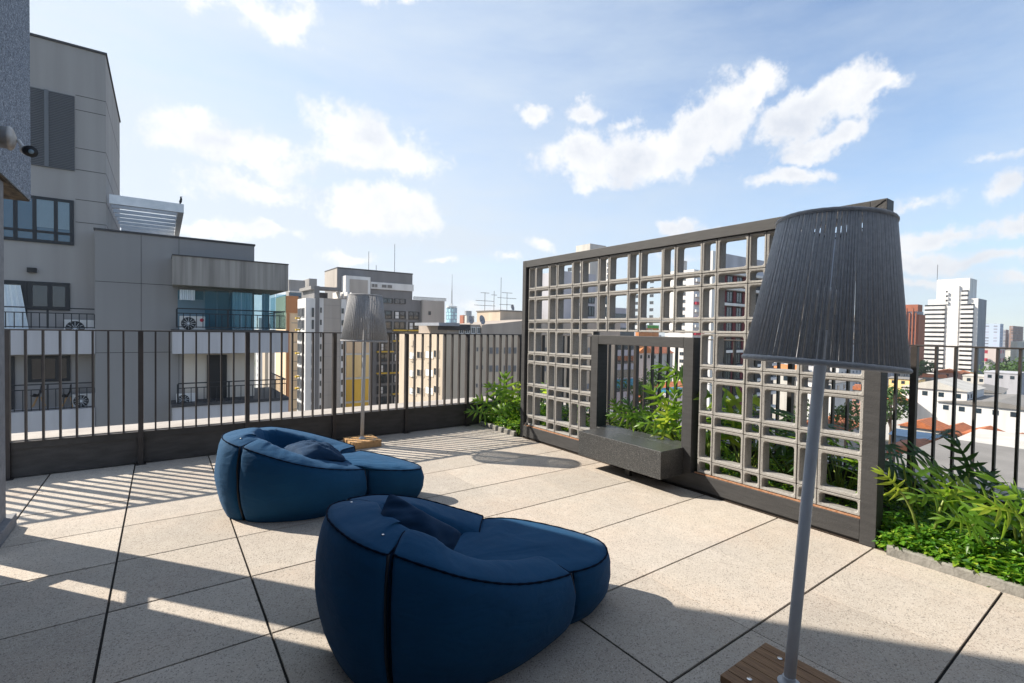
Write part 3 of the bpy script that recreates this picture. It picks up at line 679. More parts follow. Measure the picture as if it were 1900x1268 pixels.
EX = {11: [(1704, 988, 1668, 912, 3.5, -.45, .85, .1, .27, 2), (1690, 960, 1672, 850, 3.85, -.75, .35, .1, .30, 1), (1690, 960, 1690, 845, 3.9, .9, .35, .2, .32, 1)],
      12: [(1690, 965, 1701, 884, 3.75, .90, .42, .1, .40, 0), (1800, 960, 1797, 878, 3.8, -.15, .95, .1, .40, 1), (1800, 960, 1797, 885, 3.8, .9, .3, .1, .38, 1), (1800, 960, 1795, 890, 3.8, -.9, .25, .1, .36, 1)],
      13: [(1735, 982, 1757, 926, 3.5, -.92, .28, -.1, .38, 0), (1735, 982, 1757, 924, 3.5, .80, .50, 0, .36, 2), (1735, 982, 1757, 922, 3.5, .05, 1, .1, .30, 0), (1735, 982, 1757, 926, 3.5, .9, -.15, -.2, .3, 0)],
      15: [(1825, 1012, 1803, 975, 3.25, .55, .70, 0, .30, 0), (1825, 1012, 1803, 977, 3.25, -.8, .45, 0, .28, 0), (1825, 1012, 1803, 975, 3.25, .9, .15, -.1, .27, 0)],
      14: [(1888, 1010, 1868, 962, 3.2, -.62, .75, 0, .40, 0), (1888, 1010, 1868, 962, 3.2, .6, .7, .1, .38, 0), (1900, 1010, 1890, 955, 3.15, -.85, .35, -.1, .34, 2), (1910, 1010, 1905, 950, 3.15, -.35, .9, 0, .42, 0)],
      30: [(None, 0, 936, 738, 7.9, -.75, .65, 0, .42, 0), (None, 0, 938, 736, 7.9, -.1, 1, 0, .44, 0), (None, 0, 948, 745, 7.9, .3, .9, 0, .38, 2)],
      31: [(None, 0, 915, 760, 8.0, -.8, .6, 0, .42, 0), (None, 0, 918, 757, 8.0, .1, .95, 0, .38, 1), (None, 0, 899, 768, 7.9, -.95, .3, -.1, .34, 0), (None, 0, 925, 765, 7.8, .6, .6, -.1, .36, 0)],
      25: [(None, 0, 1233, 788, 5.4, -.85, .25, -.2, .32, 0), (None, 0, 1236, 786, 5.4, .45, .75, 0, .29, 0), (None, 0, 1234, 790, 5.4, -.35, -.65, -.5, .29, 2), (None, 0, 1237, 789, 5.4, .75, -.1, -.3, .30, 0), (None, 0, 1236, 786, 5.4, .05, .9, -.2, .30, 2), (None, 0, 1226, 755, 5.5, -.3, .95, .1, .32, 0), (None, 0, 1248, 765, 5.4, .15, .95, 0, .30, 0)],
      26: [(None, 0, 1172, 780, 5.8, -.85, .40, -.1, .30, 0), (None, 0, 1174, 778, 5.8, -.2, .95, 0, .28, 1), (None, 0, 1176, 780, 5.8, .6, .75, 0, .29, 0), (None, 0, 1150, 770, 6.0, -.3, .9, 0, .23, 0)],
      22: [(None, 0, 1352, 752, 4.9, .85, .45, -.1, .42, 2), (None, 0, 1350, 755, 4.9, -.7, .6, 0, .40, 0)], 24: [(None, 0, 1268, 700, 5.3, -.6, .6, -.1, .34, 0), (None, 0, 1268, 695, 5.3, -.9, -.1, -.1, .3, 0)]}
for (lb, x, y, n, h, sp, sd, ls, ye, dk) in PLS:
    philodendron(L_ + lb, x, y, n, h, sp, sd, ls, yellow=ye, dark=dk, extra=EX.get(sd, ()))
# one leaf leaning out low over the paving in the far corner
# ground cover: thousands of small leaves over the bed
rnd = random.Random(77); gc = MB()
def clover(p, s):
    a0 = rnd.uniform(0, 2 * PI); tilt = Vector((rnd.uniform(-.8, .8), rnd.uniform(-.8, .8), 1)).normalized()
    sx = tilt.cross(Vector((math.cos(a0), math.sin(a0), 0))).normalized(); sy = tilt.cross(sx)
    for k in range(2 if s < .02 else 4):
        a = k * (PI / 2) + rnd.uniform(-.3, .3); dv = sx * math.cos(a) + sy * math.sin(a); pv_ = tilt.cross(dv); l = s * rnd.uniform(.8, 1.2)
        q = p + dv * l * .1; gc.mi = rnd.choice((0, 0, 0, 1, 1, 2))
        gc.add([q, q + dv * l * .5 + pv_ * l * .30 + tilt * l * .08, q + dv * l - tilt * l * .1, q + dv * l * .5 - pv_ * l * .30 + tilt * l * .08], [(0, 1, 2, 3)])
def cover_h(x, y):
    h = .13 + .07 * noise.noise(Vector((x * 3, y * 3, 1))) + .03 * noise.noise(Vector((x * 9, y * 9, 2)))
    e = min(1, (x - 4.34) / .22)
    return .05 + h * (.35 + .65 * max(0, e))
for (x0, x1, y0, y1, n, s) in ((4.345, 5.55, -.6, 1.32, 4700, .053), (4.62, 5.55, 1.32, 5.8, 2600, .036), (4.345, 5.5, 5.82, 6.86, 2400, .036), (4.345, 4.9, -.2, 1.25, 1800, .044)):
    for i in range(n):
        x = rnd.uniform(x0, x1); y = rnd.uniform(y0, y1); hh = cover_h(x, y) * (1.5 if y > 5.8 else 1)
        z = hh * rnd.uniform(.35, 1.15) + .035 * max(0, noise.noise(Vector((x * 14, y * 14, 5))))
        clover(Vector((x - (.02 if rnd.random() < .1 else 0), y, z)), s * rnd.uniform(.7, 1.2))
o = gc.build('ground_cover', [M['cover'], M['cover_dark'], M['cover_yellow']], None); tag(o, 'dense low ground cover of small bright green leaves filling the planting bed', 'ground cover', kind='stuff')
#CITY
# ------------------------------------------------------------------ buildings
def wall(name, c, c2=None, sc=.35, rough=.9, stretch=(1, 1, .15), bump=.05):
    return mat(name, c, rough, c2 or tuple(v * .80 for v in c), sc, stretch=stretch, bump=bump, bscale=8, detail=7)
def gridwall(name, c, win, su, sv, bw=.5, rh=.5, mort=.28, off=0.0):
    m = mat(name, c, .85); t = m.node_tree; n = t.nodes; l = t.links; b = n['Principled BSDF']
    tcn = n.new('ShaderNodeTexCoord'); sx = n.new('ShaderNodeSeparateXYZ'); l.new(tcn.outputs['Object'], sx.inputs[0])
    ad = n.new('ShaderNodeMath'); ad.operation = 'ADD'; l.new(sx.outputs[0], ad.inputs[0]); l.new(sx.outputs[1], ad.inputs[1])
    cb = n.new('ShaderNodeCombineXYZ')
    for i, (src, k) in enumerate(((ad.outputs[0], 1 / su), (sx.outputs[2], 1 / sv))):
        mu = n.new('ShaderNodeMath'); mu.operation = 'MULTIPLY'; mu.inputs[1].default_value = k; l.new(src, mu.inputs[0]); l.new(mu.outputs[0], cb.inputs[i])
    br = n.new('ShaderNodeTexBrick'); br.offset = off; br.inputs['Scale'].default_value = 1; br.inputs['Brick Width'].default_value = 1; br.inputs['Row Height'].default_value = 1
    br.inputs['Mortar Size'].default_value = mort; br.inputs['Mortar Smooth'].default_value = 0; br.inputs['Bias'].default_value = -.2
    br.inputs['Color1'].default_value = (*win, 1); br.inputs['Color2'].default_value = tuple(min(1, v * 3.2) for v in win) + (1,); br.inputs['Mortar'].default_value = (*c, 1)
    l.new(cb.outputs[0], br.inputs['Vector']); l.new(br.outputs['Color'], b.inputs['Base Color'])
    return m
M['lb'] = mat('grey_render', (.355, .342, .335), .92, (.31, .298, .29), .8, stretch=(2.2, 2.2, .12), bump=.12, bscale=25, detail=8)
M['lb2'] = mat('grey_render_dark', (.285, .278, .277), .92, (.26, .253, .252), .6, stretch=(2.2, 2.2, .15), bump=.12, bscale=25, detail=8)
M['lb3'] = mat('grey_parapet', (.36, .335, .31), .92, (.22, .205, .19), 1.6, stretch=(3, 3, .10), bump=.12, bscale=25, detail=8)
M['slab'] = mat('slab_white', (.54, .53, .55), .9, (.44, .43, .445), 1.0, stretch=(2, 2, .2))
M['interior'] = mat('interior', (.60, .54, .47), .9)
M['louvre'] = mat('louvre', (.13, .14, .155), .5); M['alu'] = mat('alu', (.74, .77, .80), .45, (.62, .66, .70), 3)
M['coping'] = mat('coping', (.05, .05, .055), .7)
M['stain'] = mat('stain', (.42, .41, .41), .9, (.25, .24, .23), 3, stretch=(4, 4, .3))
M['red'] = mat('red', (.45, .02, .05), .6); M['teal'] = mat('teal', (.02, .22, .35), .6)

def yb_(mb, pl, pr, yt, yb, Y0, Y1, at_=None):
    """box whose front face (y = Y0) spans the given photo columns and rows, going back to Y1"""
    x0 = on_y(pl, (yt + yb) / 2, Y0)[0]; x1 = on_y(pr, (yt + yb) / 2, Y0)[0]
    pc = at_ if at_ is not None else pl
    z1 = on_y(pc, yt, Y0)[1]; z0 = on_y(pc, yb, Y0)[1]
    mb.box(x0, x1, Y0, Y1, z0, z1); return x0, x1, z0, z1
def framed(parent, x0, x1, z0, z1, Y, fw, mull, fm, gm, name='window', hm=()):
    f = MB(); d = .06
    f.box(x0, x1, Y - d, Y, z1 - fw, z1); f.box(x0, x1, Y - d, Y, z0, z0 + fw); f.box(x0, x0 + fw, Y - d, Y, z0 + fw, z1 - fw); f.box(x1 - fw, x1, Y - d, Y, z0 + fw, z1 - fw)
    for u in mull: xx = x0 + (x1 - x0) * u; f.box(xx - fw * .5, xx + fw * .5, Y - d + .003, Y, z0 + fw, z1 - fw)
    for v in hm: zz = z0 + (z1 - z0) * v; f.box(x0 + fw, x1 - fw, Y - d + .006, Y, zz - fw * .4, zz + fw * .4)
    fo = f.build(name, fm, parent); p = MB(); p.box(x0 + fw, x1 - fw, Y - .03, Y - .012, z0 + fw, z1 - fw); p.build('pane', gm, fo); return fo
lb = thing('apartment_building', 'large grey rendered apartment block with balconies, nearest building beyond the left railing', 'building', (0, 29, GZ))
YA, YB_, YC = 29.0, 28.0, 26.6
xA1, zA = on_y(196, 103, YA); yA2 = on_x(222, 218, xA1)[0]
mb = MB(); mb.box(-14, xA1, YA, yA2, GZ + .01, zA); mb.build('tower_wall', M['lb'], lb)
mb = MB(); mb.box(-14.05, xA1 + .05, YA - .05, yA2 + .05, zA + .001, zA + .10); mb.build('coping', M['coping'], lb)
xb0 = on_y(176, 500, YB_)[0]; xb1, zB = on_y(472, 457, YB_)
mb = MB(); mb.box(xb0, xb1, YB_, 41, GZ + .01, zB); mb.build('lower_wall', M['lb2'], lb)
mb = MB(); mb.box(xb0 - .04, xb1 + .04, YB_ - .05, 41.05, zB + .001, zB + .09); mb.build('coping', M['coping'], lb)
# panel joints
mb = MB()
for yy in (186, 212, 281, 320, 374, 415): mb.box(on_y(140, yy, YA)[0], xA1 - .002, YA - .006, YA - .001, on_y(196, yy + 3, YA)[1] - .012, on_y(196, yy + 3, YA)[1] + .012)
for yy in (186, 281, 320, 374, 415):
    z = on_y(196, yy + 3, YA)[1]; mb.box(xA1 + .001, xA1 + .006, YA, yA2 - .01, z - .012, z + .012)
for yy in (522, 655): z = on_y(180, yy, YB_)[1]; mb.box(xb0 + .01, xb1 - .01, YB_ - .006, YB_ - .001, z - .012, z + .012)
for px in (262, 332): x = on_y(px, 500, YB_)[0]; mb.box(x - .008, x + .008, YB_ - .0065, YB_ - .0012, -10, zB - .01)
mb.build('panel_joints', M['coping'], lb)
# louvres and windows of the tower
x0, z0 = on_y(40, 300, YA); x1, z1 = on_y(138, 179, YA); z0 = on_y(138, 318, YA)[1]
mb = MB(); n = 46
for i in range(n):
    z = z0 + (z1 - z0) * (i + .5) / n; mb.box(x0, x1, YA - .07, YA - .01, z - .022, z + .018, None)
mb.build('louvre', M['louvre'], lb)
mb = MB(); mb.box(x0, x1, YA - .009, YA - .002, z0, z1); mb.build('louvre_back', M['navy'], lb)
xm = on_y(87, 250, YA)[0]; mb = MB(); mb.box(xm - .07, xm + .07, YA - .10, YA - .071, z0, z1); mb.build('louvre_post', M['louvre'], lb)
x0 = on_y(-40, 410, YA)[0]; x1, z1 = on_y(137, 373, YA); z0 = on_y(137, 456, YA)[1]
wn1 = framed(lb, x0, x1, z0, z1, YA - .002, .13, (.37, .57, .80), M['navy'], M['glass_blue'], hm=(.24,))
mb = MB()
for i in range(26):
    z = z0 + (z1 - z0) * (.34 + .6 * i / 26); mb.box(on_y(62, 410, YA)[0], x1 - .15, YA - .045, YA - .033, z, z + .035)
mb.build('blind', M['glass_pale'], wn1)
x0 = on_y(-40, 560, YA)[0]; x1, z1 = on_y(130, 526, YA); z0 = on_y(130, 616, YA)[1]; xm = on_y(51, 560, YA)[0]
framed(lb, x0, xm - .01, z0, z1, YA - .002, .16, (.5,), M['navy'], M['glass_dark'], 'balcony_door')
framed(lb, xm, x1, on_y(130, 577, YA)[1], z1, YA - .002, .16, (.52,), M['navy'], M['glass'], 'window')
z1b = on_y(130, 660, YA)[1]; z0b = on_y(130, 757, YA)[1]
framed(lb, x0, xm - .4, z0b, z1b, YA - .002, .16, (.5,), M['navy'], M['glass_dark'], 'balcony_door')
framed(lb, xm, x1, on_y(130, 707, YA)[1], z1b, YA - .002, .12, (.35, .68), M['navy'], M['glass_dark'], 'window')
x0_ = on_y(12, 560, YA)[0]; mb = MB()
mb.grid([[Vector((x0_ - .7 + (1.15 + .06 * k) * i / 24, YA - .15 + .05 * math.sin(i * 1.7), z1 - .2 - (z1 - z0 - .3) * k / 4)) for i in range(25)] for k in range(5)]); mb.build('curtain', M['curtain'], lb)
x_, z_ = on_y(60, 502, YA); mb = MB(); mb.box(x_ - .14, x_ + .14, YA - .2, YA - .003, z_ - .1, z_ + .1); mb.build('wall_light', M['black'], lb)
# balconies
def slab(nm, pl, pr, yt, yb, Y0, Y1, m, pc=None):
    mb = MB(); r = yb_(mb, pl, pr, yt, yb, Y0, Y1, pc); o = mb.build(nm, M[m], lb); return r
def brail(pl, pr, yt, yb, Y, sp=.115, side=None):
    x0 = on_y(pl, yt, Y)[0]; x1 = on_y(pr, yt, Y)[0]; z1 = on_y(pr, yt, Y)[1]; z0 = on_y(pr, yb, Y)[1]
    mb = MB(); mb.box(x0, x1, Y, Y + .05, z1 - .05, z1); mb.box(x0, x1, Y + .01, Y + .04, z1 - .26, z1 - .22); mb.box(x0, x1, Y + .01, Y + .04, z0 + .02, z0 + .06)
    n = int((x1 - x0) / .24)
    for i in range(n + 1):
        x = x0 + (x1 - x0) * i / n; w = .035 if i % 8 == 0 else .016; mb.box(x - w, x + w, Y + .012, Y + .038, z0, z1 - (.05 if w > .02 else .26))
    if side:
        mb.box(x1 - .05, x1, Y + .051, side, z1 - .05, z1); k = int((side - Y) / .33)
        for i in range(1, k + 1): mb.box(x1 - .04, x1 - .015, Y + i * .33 - .016, Y + i * .33 + .016, z0, z1 - .051)
    return mb.build('balcony_railing', M['navy'], lb)
slab('roof_parapet', 320, 535, 473, 528, YC, 31.5, 'lb3')
r = slab('roof_coping', 319, 536, 471.5, 473.4, YC - .04, 31.55, 'coping')
r2 = slab('balcony_slab', 320, 535, 614, 657, YC, 31.5, 'slab'); r3 = slab('balcony_slab', 320, 535, 757, 816, YC, 31.5, 'slab')
slab('floor_edge', 318, 536, 611.5, 613.8, YC - .05, 31.5, 'coping'); slab('floor_edge', 318, 536, 751, 756.8, YC - .05, 31.5, 'coping')
slab('balcony_slab', -60, 176, 614, 657, YB_ - .05, YA - .005, 'slab', 176); slab('balcony_slab', -60, 176, 757, 807, YB_ - .05, YA - .005, 'slab', 176)
slab('balcony_slab', -60, 176, 885, 930, YB_ - .05, YA - .005, 'slab', 176); slab('balcony_slab', 320, 535, 880, 940, YC, 31.5, 'slab')
mb = MB(); x0, x1, z0, z1 = yb_(mb, 340, 472, 657.2, 750.8, YB_ - .08, YB_ - .004); mb.build('balcony_wall', M['interior'], lb)
mb = MB(); yb_(mb, 384, 421, 659, 750, YB_ - .16, YB_ - .082); mb.build('balcony_door', M['black'], lb)
brail(330, 531, 703, 750, YC + .08, side=31); brail(328, 529, 578, 611, YC + .03, side=31)
brail(-40, 175, 573, 610, YB_ - .02); brail(-40, 175, 709, 756, YB_ - .02)
# right-hand glazed balcony
x0, z1 = on_y(331, 529, YC + .25); x1 = on_y(531, 560, YC + .25)[0]; z0 = on_y(331, 611, YC + .25)[1]; z1 = on_y(535, 546, YC + .02)[1] - .02
ge = MB()
for i in range(9):
    a = x0 + (x1 - x0) * i / 9; b = x0 + (x1 - x0) * (i + 1) / 9; ge.box(a + .012, b - .012, YC + .25 + (.5 if i < 2 else 0), YC + .262 + (.5 if i < 2 else 0), z0 + (.05 if i > 1 else 1.4), z1)
gm = bpy.data.materials.new('clear_glass'); gm.use_nodes = True; t_ = gm.node_tree; b_ = t_.nodes['Principled BSDF']; b_.inputs['Base Color'].default_value = (.03, .09, .12, 1); b_.inputs['Roughness'].default_value = .04
tr_ = t_.nodes.new('ShaderNodeBsdfTransparent'); tr_.inputs[0].default_value = (.75, .88, .92, 1); mx_ = t_.nodes.new('ShaderNodeMixShader'); mx_.inputs[0].default_value = .86
t_.links.new(b_.outputs[0], mx_.inputs[1]); t_.links.new(tr_.outputs[0], mx_.inputs[2]); t_.links.new(mx_.outputs[0], t_.nodes['Material Output'].inputs[0])
ge.box(x1 - .012, x1, YC + .27, 31.2, z0 + .05, z1)
ge.build('balcony_glazing', gm, lb)
mb = MB(); mb.box(x0, on_y(470, 580, 27.9)[0], YB_ - .05, YB_ - .003, z0, z1); mb.build('balcony_back_wall', M['glass_pale'], lb)
for (pl, pr) in ((333, 362), (431, 468), (486, 500)):
    xa = on_y(pl, 560, YC + .5)[0]; xb_ = on_y(pr, 560, YC + .5)[0]; zz0 = z0 if pl > 400 else z0 + 1.35
    mb = MB(); mb.grid([[Vector((xa + (xb_ - xa) * i / 36, YC + .5 + .07 * math.sin(i * 1.25) + .02 * math.sin(i * 3.1), z1 - (z1 - zz0) * k / 3)) for i in range(37)] for k in range(4)]); mb.build('curtain', M['curtain'], lb, True)
# roof pergola
pg = thing('roof_pergola', 'white metal slatted canopy projecting from the grey tower above the lower roof', 'canopy', (2, 30, 5))
xa, za = on_y(207, 363, 29.2); xb_, zb2 = on_y(341, 380, 29.2); zlow = on_y(341, 396, 29.2)[1]
mb = MB(); mb.box(xA1 + .1, xb_, 29.1, 29.3, zlow, zb2); mb.build('front_beam', M['alu'], pg, bevel=.01)
mb = MB(); mb.box(xb_ - .25, xb_, 29.31, 38, zlow, zb2); mb.build('side_beam', M['alu'], pg)
for i in range(7):
    mb = MB(); y = 30.2 + i * 1.18; mb.box(xA1 + .1, xb_ - .26, y, y + .06, zlow + .02, zlow + .19); mb.build('slat', M['alu'], pg)
bird = MB(); x_, z_ = on_y(334, 379, 29.2); z_ = zb2
bird.tube([(x_, 29.2, z_), (x_ + .02, 29.2, z_ + .12), (x_ + .05, 29.2, z_ + .26), (x_ + .03, 29.2, z_ + .36), (x_ + .10, 29.2, z_ + .38)], [.02, .06, .045, .035, .008], 8)
tag(bird.build('bird', M['black'], None, True), 'small dark bird perched on the end of the white rooftop canopy', 'bird')
def ac(px, py, Y, w, label, logo=False, fan=True):
    x, z = on_y(px, py, Y); r = thing('air_conditioner', label, 'air conditioner', (x, Y, z), 'air conditioner units on the balconies')
    mb = MB(); mb.box(x - w / 2, x + w / 2, Y - .28, Y, z, z + w * .68); mb.build('case', M['white'], r, bevel=.02)
    if fan:
        mb = MB(); Tm = Matrix.Translation((x - w * .16, Y - .281, z + w * .34)) @ Matrix.Rotation(PI / 2, 4, 'X')
        mb.lathe([(w * .29, 0), (w * .29, .02), (w * .05, .03)], 24, Tm); f = mb.build('fan_grille', M['navy'], r)
        mb = MB()
        for k in range(12): a = PI * k / 6; mb.box(.03, w * .27, -.008, .008, .021, .035, Tm @ Matrix.Rotation(a, 4, 'Z'))
        mb.lathe([(w * .05, .031), (w * .05, .04)], 12, Tm); mb.build('guard', M['alu'], f)
    if logo:
        mb = MB(); Tm = Matrix.Translation((x + w * .36, Y - .281, z + w * .50)) @ Matrix.Rotation(PI / 2, 4, 'X'); mb.lathe([(w * .085, 0), (w * .085, .006)], 16, Tm); mb.build('badge', M['red'], r)
    return r
ac(357, 614, YC + .62, 1.0, 'outdoor air conditioner unit with a round red badge behind the upper right balcony railing', True)
ac(151, 625, YB_ + .8, 1.1, 'outdoor air conditioner unit at the end of the upper left balcony')
ac(160, 755, YB_ + .8, .9, 'outdoor air conditioner unit in the right end of the lower left balcony')
ac(346, 751, YC + .9, .8, 'outdoor air conditioner unit in the left end of the lower right balcony')
def chair(px, py, label, fl):
    x, z = on_y(px, py, YB_ + .55); Y = YB_ + .55; r = thing('shell_chair', label, 'chair', (x, Y, z), 'shell chairs on the balcony')
    mb = MB(); rows = []
    for (dx, zz, w) in ((.0, .46, .30), (.12, .42, .30), (.22, .44, .28), (.30, .60, .26), (.33, .80, .20), (.33, .92, .08)):
        rows.append([Vector((x + fl * (dx - .25), Y - w + 2 * w * i / 6, z + zz + .06 * (abs(i - 3) / 3) ** 2)) for i in range(7)])
    mb.grid(rows); o = mb.build('shell', M['black'], r, True); so_ = o.modifiers.new('thick', 'SOLIDIFY'); so_.thickness = .03
    for (a, b) in ((-.15, -.16), (-.15, .16), (.1, -.16), (.1, .16)):
        mb = MB(); mb.tube([(x + fl * (a * .5), Y + b * .5, z + .42), (x + fl * a * 1.5, Y + b * 1.3, z)], .02, 6); mb.build('leg', M['wood_light'], r)
chair(74, 755, 'dark shell chair at the left on the lower left balcony', 1); chair(128, 755, 'dark shell chair beside the air conditioner on the lower left balcony', 1)

# generic boxes further away
def block(name, label, pc, pl, pr, yt, D, m, cat='building', zb=GZ, cop=None, grp=None, mkx=None):
    """axis-aligned building whose near vertical edge stands D metres ahead at column pc; faces end at columns pl and pr"""
    c = at(pc, yt, D); x0, y0, z1 = c
    y1 = on_x(pl, yt + (607 - yt) * .3, x0)[0] if pl < pc - .5 else y0 + 12
    x1 = on_y(pr, yt + (607 - yt) * .3, y0)[0] if pr > pc + .5 else x0 + 12
    if y1 < y0: y1 = y0 + 15
    if x1 < x0: x1 = x0 + 15
    r = thing(name, label, cat, (x0, y0, zb), grp)
    mb = MB(); mb.box(x0, x1, y0, y1, zb + .01, z1); mb.build('wall', M[m] if isinstance(m, str) else m, r)
    if cop: mb = MB(); mb.box(x0 - .12, x1 + .12, y0 - .12, y1 + .12, z1 + .001, z1 + .4); mb.build('coping', M[cop], r)
    r['dims'] = 0; del r['dims']
    return r, (x0, x1, y0, y1, z1)
_wm = {}
def unitwin(key, fm, gm, face):
    k = (key, face)
    if k in _wm: return _wm[k]
    mb = MB(); f = .09
    for (a, b, c, d) in ((0, 1, 0, f), (0, 1, 1 - f, 1), (0, f, f, 1 - f), (1 - f, 1, f, 1 - f), (.5 - f / 3, .5 + f / 3, f, 1 - f)):
        mb.box(a, b, -1, 0, c, d) if face == 'Y' else mb.box(-1, 0, a, b, c, d)
    mb.mi = 1; mb.box(f, 1 - f, -.5, -.1, f, 1 - f) if face == 'Y' else mb.box(-.5, -.1, f, 1 - f, f, 1 - f)
    o = mb.build('window', [M[fm], M[gm]], None); me = o.data; bpy.data.objects.remove(o); _wm[k] = me; return me
def win(parent, face, plane, u0, u1, z0, z1, key='d', fm='white', gm='glass', nm='window', d=.12):
    o = bpy.data.objects.new(nm, unitwin(key, fm, gm, face)); C.objects.link(o); o.parent = parent; off = Vector(parent.location)
    if face == 'Y': o.location = Vector((u0, plane, z0)) - off; o.scale = (u1 - u0, d, z1 - z0)
    else: o.location = Vector((plane, u0, z0)) - off; o.scale = (d, u1 - u0, z1 - z0)
    return o
def part(parent, nm, m, *b):
    mb = MB()
    for q in b: mb.box(*q)
    return mb.build(nm, M[m], parent)
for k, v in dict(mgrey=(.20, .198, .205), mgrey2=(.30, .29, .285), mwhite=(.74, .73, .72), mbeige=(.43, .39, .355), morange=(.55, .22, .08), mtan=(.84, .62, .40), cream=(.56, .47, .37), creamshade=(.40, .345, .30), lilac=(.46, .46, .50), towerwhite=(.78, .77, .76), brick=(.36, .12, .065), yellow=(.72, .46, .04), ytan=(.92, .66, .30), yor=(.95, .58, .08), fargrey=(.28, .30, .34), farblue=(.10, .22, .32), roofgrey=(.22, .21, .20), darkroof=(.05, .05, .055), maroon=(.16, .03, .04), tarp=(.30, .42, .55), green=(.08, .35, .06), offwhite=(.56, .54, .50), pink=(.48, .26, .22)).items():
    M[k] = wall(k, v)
M['tile'] = mat('clay_tile', (.46, .14, .045), .9, (.30, .10, .045), 1.2, bump=.6, bscale=6, detail=8); M['tile2'] = mat('clay_tile_old', (.26, .10, .055), .9, (.36, .14, .07), .9, bump=.6, bscale=6, detail=8)

# --- grey tower group with yellow balconies
YM = 136
g1 = thing('apartment_tower', 'tall grey apartment tower with a white framed shaft, behind the distant lamp', 'building', (60, YM, GZ))
xl = on_y(626, 560, YM)[0]; xr, zt = on_y(765.5, 510, YM); yl = on_x(603, 507, xl)[0]
part(g1, 'wall', 'mgrey', (xl, xr, YM, yl, GZ + .01, zt)); part(g1, 'coping', 'coping', (xl - .1, xr + .1, YM - .1, yl + .1, zt + .01, zt + .35))
part(g1, 'sunlit_side', 'mbeige', (xl - .12, xl - .002, YM + .2, yl - .1, on_y(626, 533, YM)[1], zt - .05))  # paler panel: the sunlit tone of this side is put into its colour
z0, z1 = on_y(766, 541, YM)[1], on_y(766, 529, YM)[1]; part(g1, 'white_band', 'mwhite', (on_y(687, 535, YM)[0], xr + .2, YM - .5, YM - .005, z0, z1))
for (a, b) in ((688, 700), (705, 728)): win(g1, 'Y', YM - .5, on_y(a, 533, YM)[0], on_y(b, 533, YM)[0], z0 + .4, z1 - .5, 'grey', 'mwhite', 'roofgrey')
z0, z1 = on_y(730, 563.5, YM)[1], on_y(730, 554, YM)[1]
for (a, b) in ((708, 728.5), (731, 752.5)): win(g1, 'Y', YM, on_y(a, 558, YM)[0], on_y(b, 558, YM)[0], z0, z1, 'dark', 'navy', 'glass', d=.2)
# right shoulder
xs1 = on_y(781, 560, YM)[0]; zs = on_y(775, 557, YM)[1]
part(g1, 'shoulder', 'mgrey', (xr + .01, xs1, YM + .01, yl, GZ + .01, zs))
part(g1, 'corner_wing', 'mbeige', (xs1 + .01, on_y(825, 560, YM - 1)[0], YM - 1, yl + 6, GZ + .01, zs))
for i in range(5):
    z = on_y(797, 578 + 21.5 * i, YM - 1)[1]; win(g1, 'Y', YM - 1, on_y(795, 580, YM - 1)[0], on_y(799, 580, YM - 1)[0], z - 1.1, z, 'dark', 'navy', 'glass', d=.2)
mb = MB(); zz = zs
for i in range(44):
    x = xr + (on_y(825, 560, YM)[0] - xr) * i / 43; mb.box(x - .05, x + .05, YM - .9, YM - .8, zz, zz + (1.0 if i % 2 else .75))
mb.box(xr, on_y(825, 560, YM)[0], YM - .92, YM - .78, zz + .8, zz + .9); mb.build('terrace_railing', M['coping'], g1)
# balcony bays
fl = 3.12
z_top = on_y(740, 577.5, YM)[1]
yellow = {(1, 1), (2, 1), (3, 0), (5, 0), (5, 1), (7, 1), (6, 2), (8, 0), (8, 1), (1, 2)}
for i in range(9):
    zt_ = z_top - i * fl
    for j, (a, b) in enumerate(((700, 727), (730, 752), (757, 777))):
        xa, xb_ = on_y(a, 600, YM)[0], on_y(b, 600, YM)[0]
        win(g1, 'Y', YM, xa, xb_, zt_ - 2.35, zt_, 'bal', 'navy', ['glass_dark', 'glass', 'glass_pale'][(i * 2 + j) % 3] if 0 else 'glass', 'balcony', .25)
        if (i, j) in yellow: part(g1, 'yellow_slab', 'yellow', (xa - .3, xb_ + .3, YM - 1.0, YM - .26, zt_ - 2.75, zt_ - 2.36))
        if (i + j) % 2: part(g1, 'curtain', 'mwhite', (xa + (xb_ - xa) * .12, xa + (xb_ - xa) * .4, YM - .3, YM - .255, zt_ - 2.2, zt_ - .3))
        part(g1, 'balustrade', 'navy', (xa, xb_, YM - .45, YM - .40, zt_ - 1.35, zt_ - 1.27))
    part(g1, 'light_pier', 'mgrey2', (on_y(727.5, 600, YM)[0], on_y(729.5, 600, YM)[0], YM - .3, YM - .005, zt_ - 2.4, zt_)); part(g1, 'light_pier', 'mgrey2', (on_y(752.5, 600, YM)[0], on_y(756.5, 600, YM)[0], YM - .3, YM - .005, zt_ - 2.4, zt_))
# framed white shaft
YW = 132.5
xa, xb_ = on_y(641, 560, YW)[0], on_y(687, 560, YW)[0]; zt_ = on_y(645, 511.5, YW)[1]
part(g1, 'shaft', 'mwhite', (xa, xb_, YW, YM - .01, GZ + .01, zt_))
part(g1, 'shaft_panel', 'mbeige', (xa + 1.1, xb_ - .8, YW - .25, YW - .01, on_y(660, 628, YW)[1], zt_ - .9))
zc = [on_y(660, y, YW)[1] for y in (628, 655, 659, 700, 704, 744, 748, 800)]
part(g1, 'tan_panel', 'mtan', (xa + .3, xb_ - .3, YW - .25, YW - .01, zc[1], zc[0] - .1)); part(g1, 'yellow_panel', 'ytan', (xa + .3, xb_ - .3, YW - .25, YW - .01, zc[3], zc[2])); part(g1, 'orange_panel', 'yor', (xa + .3, xb_ - .3, YW - .25, YW - .01, zc[5], zc[4])); part(g1, 'orange_panel', 'yor', (xa + .3, xb_ - .3, YW - .25, YW - .01, zc[7], zc[6]))
mb = MB()
